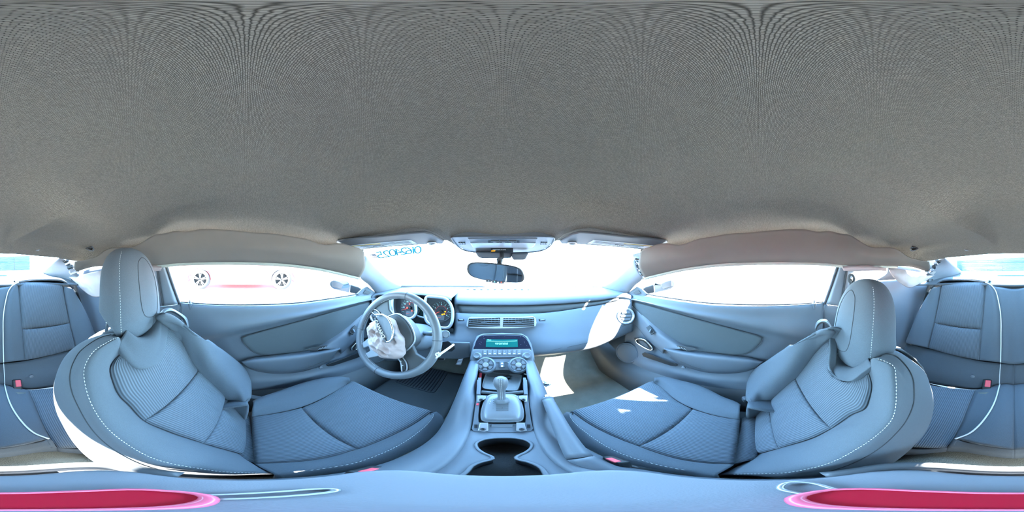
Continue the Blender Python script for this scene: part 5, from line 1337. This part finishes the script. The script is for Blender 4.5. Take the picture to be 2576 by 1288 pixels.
# red mount with its strap on the lid
RB = thing('red_block', 'flat glossy red block with pink rim and grey loops lying on the armrest lid', 'block', V(0, -.03, -.497))
ro_ = [V(-.056, -.026, -.487), V(-.050, -.014, -.487), V(-.036, -.0085, -.487), V(0, -.006, -.487), V(.036, -.0085, -.487), V(.050, -.014, -.487), V(.060, -.028, -.487), V(.054, -.044, -.487), V(.03, -.054, -.487), V(0, -.056, -.487), V(-.03, -.054, -.487), V(-.052, -.044, -.487)]
ro_ = resamp(ro_, 40, True)
slab('block_body', ro_, (0, 0, 1), .012, M_RED, RB, .002)
tube('pink_rim', [p + Vector((0, 0, .001)) for p in ro_], .0028, mat('pink_rim', (.70, .12, .20), .25, var=0), RB, n=8, closed=True, res=0)
for lp_ in ([(-.048, -.018), (-.058, .004), (-.064, .026), (-.061, .036), (-.054, .032), (-.046, .010), (-.038, -.008)], [(.052, -.016), (.070, -.010), (.086, -.014), (.090, -.022), (.082, -.030), (.062, -.032)]):
    tube('strap_loop', [V(a, b, -.494) for a, b in lp_], .0022, M_SILVER, RB, n=6, res=30)

# ================================================================== parking brake
PB = thing('parking_brake', 'grey parking brake lever with chrome release button beside the passenger seat', 'brake lever', V(.10, .25, -.58))
b0, b1, b2, b3 = V(.1165, .405, -.508), V(.112, .32, -.524), V(.103, .245, -.541), V(.089, .170, -.557)
tube('grip', [b0, b1, b2, b3], .0158, M_LEATH if False else M_PL, PB, n=18, r2=.0178)
tube('lever_root', [b3, V(.092, .10, -.585), V(.088, .06, -.60)], .018, M_PL, PB, n=14, r2=.014)
d_ = (b0 - b1).normalized()
lathe('release_button', [(.0085, -.01), (.0085, .014), (.0075, .017), (.001, .018)], b0, d_, M_CHROME, PB, n=20)
lathe('grip_ring', [(.0165, -.003), (.0168, .002), (.012, .006), (.009, .006)], b0, d_, M_PL, PB, n=20)
slab('lever_gaiter', [hz(a, b, -.578) for a, b in [(1385, 1094), (1400, 1100), (1440, 1140), (1500, 1165), (1530, 1176), (1470, 1172), (1425, 1150), (1395, 1120)]], (0, 0, 1), .01, M_PLD, PB, .002)
# front seat belt buckles
for sd, c, lab in ((-1, V(-.112, .10, -.60), 'black belt buckle with red button wedged between driver seat and console'), (1, V(.122, .145, -.60), 'black belt buckle with red button wedged between passenger seat and parking brake')):
    BK = thing('seat_belt_buckle', lab, 'buckle', c, 'front belt buckles')
    ro2 = Euler((-.5, .2 * sd, -.25 * sd)).to_matrix()
    box('buckle_body', c, .018, .045, .034, M_BLACK, BK, .005, ro2)
    box('press_button', c + Vector((-.001 * sd, .004, .016)), .010, .026, .006, M_REDB, BK, .002, ro2)
    tube('buckle_stalk', [c + Vector((0, -.02, -.01)), c + Vector((.01 * sd, -.06, -.05)), c + Vector((.01 * sd, -.1, -.12))], .009, M_BLACK, BK, n=8)

# ================================================================== footwells
MT = thing('floor_mat', 'black ribbed rubber floor mat below the steering wheel', 'floor mat', V(-.37, .68, -.945))
fm_ = lambda a, b, o=0: hz(a, b, -.935 + o)
mo_ = [V(-.575, .45, -.905), V(-.20, .45, -.905), V(-.20, .66, -.858), V(-.20, .90, -.82), V(-.56, .90, -.82), V(-.575, .66, -.858)]
mb = loft('mat_body', [[mo_[0], mo_[1]], [mo_[5], mo_[2]], [mo_[4], mo_[3]]], M_MATT, MT, nu=24, k=6, sol=.008)
hp_ = rrect(V(-.425, .795, -.830), (1, 0, 0), (0, 1, .16), .118, .105, .02)
slab('heel_pad', hp_, (0, -.16, 1), .012, mat('heel_pad', (.055, .062, .07), .55, var=0), MT, .002)
for k in range(13):
    x = -.525 + k * .0165
    box('pad_rib', V(x, .795, -.828), .0045, .195, .005, mat('pad_rib_black', (.02, .022, .026), .6, var=0), MT, .0, Matrix.Rotation(.158, 3, 'X'))
PD = thing('brake_pedal', 'wide brake pedal with ribbed steel face below the steering column', 'pedal', hy(1100, 902, .84))
pn = Vector((0, -.75, .66)).normalized(); pu = Vector((0, .66, .75))
def pedal(T, px, y, labels):
    c = [hy(a, b, y + dy) for a, b, dy in px]
    p = slab('pedal_pad', c, pn, .012, M_METAL, T, .003)
    k0, k1 = labels
    for k in range(6):
        t = (k + .7) / 6.4
        a = c[0].lerp(c[3], t); b = c[1].lerp(c[2], t)
        tube('pad_groove', [a.lerp(b, .08) + pn * .001, a.lerp(b, .92) + pn * .001], .002, M_BLACK, p, n=4, res=0)
    mid = sum(c, Vector()) / 4
    tube('pedal_arm', [mid - pn * .01, mid + Vector((0, .10, .10)), mid + Vector((0, .13, .22))], .010, M_BLACK, T, n=8)
pedal(PD, [(1092, 894, .02), (1124, 894, .02), (1118, 906, 0), (1086, 905, 0)], .83, (0, 0))
PA = thing('accelerator_pedal', 'narrow ribbed steel accelerator pedal left of the centre stack', 'pedal', hy(1155, 910, .84))
pedal(PA, [(1155, 897, .03), (1168, 898, .03), (1159, 919, 0), (1145, 918, 0)], .82, (0, 0))
WC = thing('wiring_connector', 'white wiring connector hanging on a thin wire beside the centre console', 'connector', V(.165, .60, -.63))
tube('wire', [hy(a, b, y) for a, b, y in [(1318, 940, .62), (1332, 945, .61), (1342, 955, .60), (1352, 957, .60), (1366, 958, .60), (1374, 963, .595)]], .0035, M_WHITE, WC, n=8)
tube('dark_wire', [hy(a, b, y) for a, b, y in [(1312, 938, .63), (1328, 944, .62), (1340, 955, .61), (1346, 966, .60)]], .0022, M_BLACK, WC, n=6)
box('plug', hy(1376, 966, .595), .026, .022, .018, M_WHITE, WC, .002, Euler((.3, .2, .6)).to_matrix())
for k in range(3):
    box('pin_hole', hy(1372 + 3.5 * k, 967, .58), .004, .004, .006, M_BLACK, WC, 0)

# ================================================================== curtain airbags hanging over the rear sides
for sd in (-1, 1):
    who = 'driver' if sd < 0 else 'passenger'
    m = lambda l: mir(l, sd)
    if sd < 0:
        tp_ = [(172, 696), (186, 692), (205, 691), (235, 684), (262, 680), (290, 676), (320, 672)]
        bt_ = [(177, 699), (192, 713), (206, 728), (234, 747), (262, 742), (288, 722), (318, 690)]
    else:
        tp_ = [(174, 692), (190, 689), (205, 686), (225, 683), (250, 679), (270, 676), (290, 674)]
        bt_ = [(177, 694), (196, 706), (215, 715), (238, 724), (262, 712), (280, 696), (290, 680)]
    a_ = resamp([hx(a, b, -.575) for a, b in tp_], 44); b_ = resamp([hx(a, b, -.555) for a, b in bt_], 44)
    g = []
    for i in range(22):
        t = i / 21
        row = []
        for j in range(44):
            p = a_[j].lerp(b_[j], t)
            d = noise.noise(Vector((p.y * 11 + p.z * 14, p.z * 22 - p.y * 6, sd * 3.0))) * .014 + noise.noise(Vector((p.y * 24 + p.z * 30, p.z * 40, 2 + sd))) * .004
            row.append(near(p, .96 - (.03 * math.sin(PI * t) + d * 1.3)))
        g.append(row)
    cur = grid_obj('curtain_airbag', [m(r) for r in g], M_BAG, None, sol=.002)
    tag(cur, 'crumpled pale pink white curtain airbag cloth hanging below the roof rail behind the %s' % who, 'airbag')
    st_t = [(406, 668), (380, 667), (350, 667), (320, 668), (296, 669)]; st_b = [(404, 681), (380, 683), (350, 682), (320, 681), (296, 682)]
    g2 = loft_grid([[hx(a, b, -.60) for a, b in st_t], [near(hx(a, b, -.595), .985) for a, b in [(x, y + 7) for x, y in st_t]], [hx(a, b, -.60) for a, b in st_b]], 24, 5)
    for r in g2:
        for i, p in enumerate(r):
            r[i] = near(p, 1 + .012 * noise.noise(p * 30))
    fold = grid_obj('airbag_fold', [m(r) for r in g2], M_BAG, cur, sol=.002)
    # coat hook
    HK = thing('coat_hook', 'small black fold down coat hook at the rear of the headliner behind the %s' % who, 'hook', m([hx(222, 622, -.46)])[0])
    hkp = lambda a, b, f=.985: near(hx(a, b, -.462), f)
    tube('hook_ring', m([hkp(a, b) for a, b in [(208, 614), (212, 611.5), (222, 613), (232, 621), (236, 628), (231, 631), (220, 627), (211, 620)]]), .0030, M_GREYP, HK, n=8, closed=True, res=40)
    slab('hook_base', m([hkp(a, b, .99) for a, b in [(209, 614), (222, 614), (234, 625), (231, 630), (220, 626)]]), (0, .4, -1), .006, M_BLACK, HK, .002)
    tube('hook_arm', m([hkp(a, b, .975) for a, b in [(231, 623), (222, 623), (212, 626), (208, 625)]]), .0034, M_PLD, HK, n=8)
    tc_ = thing('trim_clip', 'tiny grey trim cap at the rear edge of the headliner behind the %s' % who, 'trim cap', m([hx(95, 628, -.22)])[0])
    tube('cap_lip', m([near(hx(a, b, -.22), .985) for a, b in [(86, 627), (90, 629), (95, 629.5), (99, 628)]]), .0025, M_GREYP, tc_, n=6)
    # shoulder belt running down from the centre pillar
    SB = thing('seat_belt', 'grey shoulder belt on its pillar guide behind the %s seat' % who, 'seat belt', m([hx(390, 700, -.62)])[0])
    gd = tube('belt_guide', m([hx(a, b, -.625) for a, b in [(384, 690), (378, 697), (378, 706), (384, 712), (390, 706), (390, 696)]]), .006, M_PLD, SB, n=8, closed=True, res=30)
    loft('belt_webbing', [m([hx(a, b, -.64) for a, b in [(379, 700), (374, 800), (366, 960), (360, 1040)]]), m([hx(a, b, -.64) for a, b in [(389, 701), (386, 800), (380, 960), (376, 1040)]])], M_PLD, SB, nu=20, k=2, sol=.0015)
    RBt = thing('seat_belt', 'grey rear belt webbing coming down past the rear seat shoulder behind the %s' % who, 'seat belt', m([hx(195, 730, -.55)])[0])
    loft('belt_webbing', [m([hx(a, b, -.56) for a, b in [(180, 706), (190, 735), (200, 770), (206, 800)]]), m([hx(a, b, -.56) for a, b in [(187, 706), (198, 735), (207, 768), (212, 795)]])], M_GREYP, RBt, nu=20, k=2, sol=.0015)
    tube('belt_guide', m([hx(a, b, -.555) for a, b in [(178, 704), (184, 701), (190, 704), (186, 709)]]), .005, M_PLD, RBt, n=8, closed=True, res=20)

# windshield writing seen from behind, mirrored
WT2 = thing('windshield_marking', 'mirrored teal number and small dark label on the windshield above the steering wheel', 'marking', hy(1000, 640, .74))
M_INK = mat('teal_ink', (0.06, 0.42, 0.50), .5, var=0)
ga_, gb_ = resamp([p + up2 for p in hdr_full], 200), resamp(base_full, 200)
def ws(px, py):
    # nearest windshield surface point along this sight line (between header and foot)
    best = None
    for i in range(len(ga_)):
        for t in (.0, .02, .04, .06, .08, .10, .12, .15):
            p = ga_[i].lerp(gb_[i], t); q = topx(p); d = (q[0] - px) ** 2 + (q[1] - py) ** 2
            if best is None or d < best[0]: best = (d, p)
    return best[1]
pL_, pR_ = ws(948, 641), ws(1058, 629)
rt_ = (pR_ - pL_)
upv = (ws(990, 634) - ws(996, 650)).normalized()
Ltot = rt_.length
for k, ch in enumerate('52042610'):
    t = (k + .5) / 8
    p = pL_.lerp(pR_, t) + Vector((0, .026 * math.sin(PI * t), .006 * math.sin(PI * t)))
    p = near(p + (ws(996, 642) - ws(996, 638)) * (.6 - .5 * t), .99)
    text('digit', ch, p, -rt_.normalized(), upv, .085, M_INK, WT2)
lb_ = [ws(928, 640), ws(943, 639), ws(950, 647), ws(936, 648)]
for k in range(3):
    slab('label_block', [near(lb_[0].lerp(lb_[3], .35 * k), .992), near(lb_[1].lerp(lb_[2], .35 * k), .992), near(lb_[1].lerp(lb_[2], .35 * k + .25), .992), near(lb_[0].lerp(lb_[3], .35 * k + .25), .992)], (0, -.8, -.5), .001, mat('label_ink', (.10, .13, .22), .6, var=0), WT2)

# ================================================================== outside
GR = mesh_obj('ground', [(-80, -80, 0), (80, -80, 0), (80, 80, 0), (-80, 80, 0)], [(0, 1, 2, 3)], mat('concrete', (.60, .54, .46), .9, bump='noise', bs=30, bd=.3, var=.12), smooth=False)
tag(GR, 'pale sunlit concrete yard', kind='structure')
# red coupe parked alongside
M_CAR = mat('car_red', (.75, .10, .13), .25, coat=.6, var=0)
M_TYRE = mat('tyre', (.03, .03, .032), .85, var=0)
RC = thing('parked_car', 'red coupe with five spoke wheels parked beyond the driver window', 'car', Vector((-6.1, -.2, 0)))
side = [(-2.45, .55), (-2.40, .85), (-2.0, 1.0), (-1.5, 1.04), (-.9, 1.30), (-.1, 1.38), (.6, 1.22), (1.0, 1.00), (1.9, .90), (2.3, .72), (2.35, .45), (2.2, .22),
        (1.62, .20), (1.60, .40), (1.45, .62), (1.17, .70), (.88, .62), (.73, .40), (.70, .20), (-1.08, .20), (-1.10, .40), (-1.25, .62), (-1.52, .70), (-1.80, .62), (-1.95, .40), (-1.97, .20), (-2.35, .24)]
slab('body', [Vector((-5.25, y, z)) for y, z in side], (1, 0, 0), 1.8, M_CAR, RC, .05, 3)
slab('side_window', [Vector((-5.235, y, z)) for y, z in [(-1.3, 1.06), (-.85, 1.24), (-.1, 1.31), (.5, 1.18), (.85, 1.02), (-.2, 1.0)]], (1, 0, 0), .03, M_GLOSS, RC, .01)
slab('sill', [Vector((-5.22, y, z)) for y, z in [(-1.05, .30), (.68, .30), (.68, .19), (-1.05, .19)]], (1, 0, 0), .05, mat('sill_red', (.35, .05, .05), .4, var=0), RC, .01)
tube('door_seam', [Vector((-5.245, y, z)) for y, z in [(-.75, 1.0), (-.80, .35), (.55, .32), (.62, .6), (.55, .98)]], .006, M_BLACK, RC, n=5, res=40)
for wy in (-1.52, 1.17):
    c = Vector((-5.26, wy, .33))
    wh = lathe('wheel', [(.24, -.20), (.325, -.18), (.335, -.10), (.335, .0), (.31, .02), (.245, .025), (.235, -.02), (.235, -.10), (.001, -.10)], c, (1, 0, 0), M_TYRE, RC, n=40)
    tube('wheel_rim', circ(c + Vector((.01, 0, 0)), Vector((0, 1, 0)), Vector((0, 0, 1)), .233, 40), .013, M_SILVER, wh, n=8, closed=True, res=0)
    lathe('spoke_gap_disc', [(.232, -.095), (.232, -.05), (.001, -.05)], c, (1, 0, 0), mat('spoke_gap_shade', (.0012, .0012, .0015), .9, var=0), wh, n=30)  # near-black disc added as the shade between the spokes
    for k in range(5):
        a = 2 * PI * k / 5 + .3
        for da in (-.16, .16):
            tube('spoke', [c + Vector((.015, math.cos(a) * .03, math.sin(a) * .03)), c + Vector((.02, math.cos(a + da) * .225, math.sin(a + da) * .225))], .016, M_SILVER, wh, n=6, res=0)
    tube('wheel_arch', [c + Vector((.012, math.cos(q) * .385, math.sin(q) * .385)) for q in [PI * i / 12 for i in range(13)]], .018, mat('arch_red', (.45, .04, .06), .4, var=0), RC, n=6)
# blue building behind
BB = thing('blue_building', 'pale blue metal clad building seen through the rear window', 'building', Vector((.4, -13, 0)))
M_BLUE = mat('blue_cladding', (.014, .05, .085), .6, var=.04)
slab('wall', [Vector((4.1, -11.2, .0)), Vector((-3.2, -12.8, 0)), Vector((-3.2, -12.8, 1.16)), Vector((4.1, -11.2, .80))], (0, 1, 0), 3, M_BLUE, BB, .02)
for k in range(9):
    t = .1 + k * .1
    tube('cladding_rib', [Vector((4.1, -11.17, .80 * t)), Vector((-3.2, -12.77, 1.16 * t))], .018, mat('blue_rib', (.018, .06, .10), .6, var=0), BB, n=5, res=0)
for t in (.30, .45, .82):
    tube('wall_joint', [Vector((4.1 - 7.3 * t, -11.16 - 1.6 * t, .02)), Vector((4.1 - 7.3 * t, -11.16 - 1.6 * t, .80 + .36 * t))], .014, M_BLACK, BB, n=5, res=0)
# door mirrors
for sd in (-1, 1):
    who = 'driver' if sd < 0 else 'passenger'
    m = lambda l: mir(l, sd)
    DM = thing('door_mirror', 'pale door mirror outside the %s window' % who, 'mirror', m([hx(858, 720, -.95)])[0])
    po = [(830, 716), (832, 708), (838, 704), (870, 704), (880, 710), (886, 726), (882, 736), (865, 733), (838, 726)]
    a_ = [hx(a, b, -.93) for a, b in po]; ac = sum(a_, Vector()) / len(a_)
    loft('mirror_shell', [m([ac.lerp(p, .02) + Vector((-.10, .05, 0)) for p in a_]), m([ac.lerp(p, .75) + Vector((-.09, .05, 0)) for p in a_]), m(a_), m([ac.lerp(p, .93) + Vector((.004, -.01, 0)) for p in a_])], mat('mirror_paint', (.60, .62, .64), .3, var=0), DM, nu=40, k=4, closed=True)
    slab('mirror_glass', m([ac.lerp(p, .94) + Vector((.0, -.008, 0)) for p in resamp(a_, 30, True)]), (sd * -.6, -.8, .0), .004, M_MIRR, DM)
    slab('mirror_foot', m([hx(a, b, -.80) for a, b in [(882, 716), (902, 722), (912, 728), (905, 742), (880, 736)]]), (sd * -.9, -.4, 0), .03, M_BLACK, DM, .004)
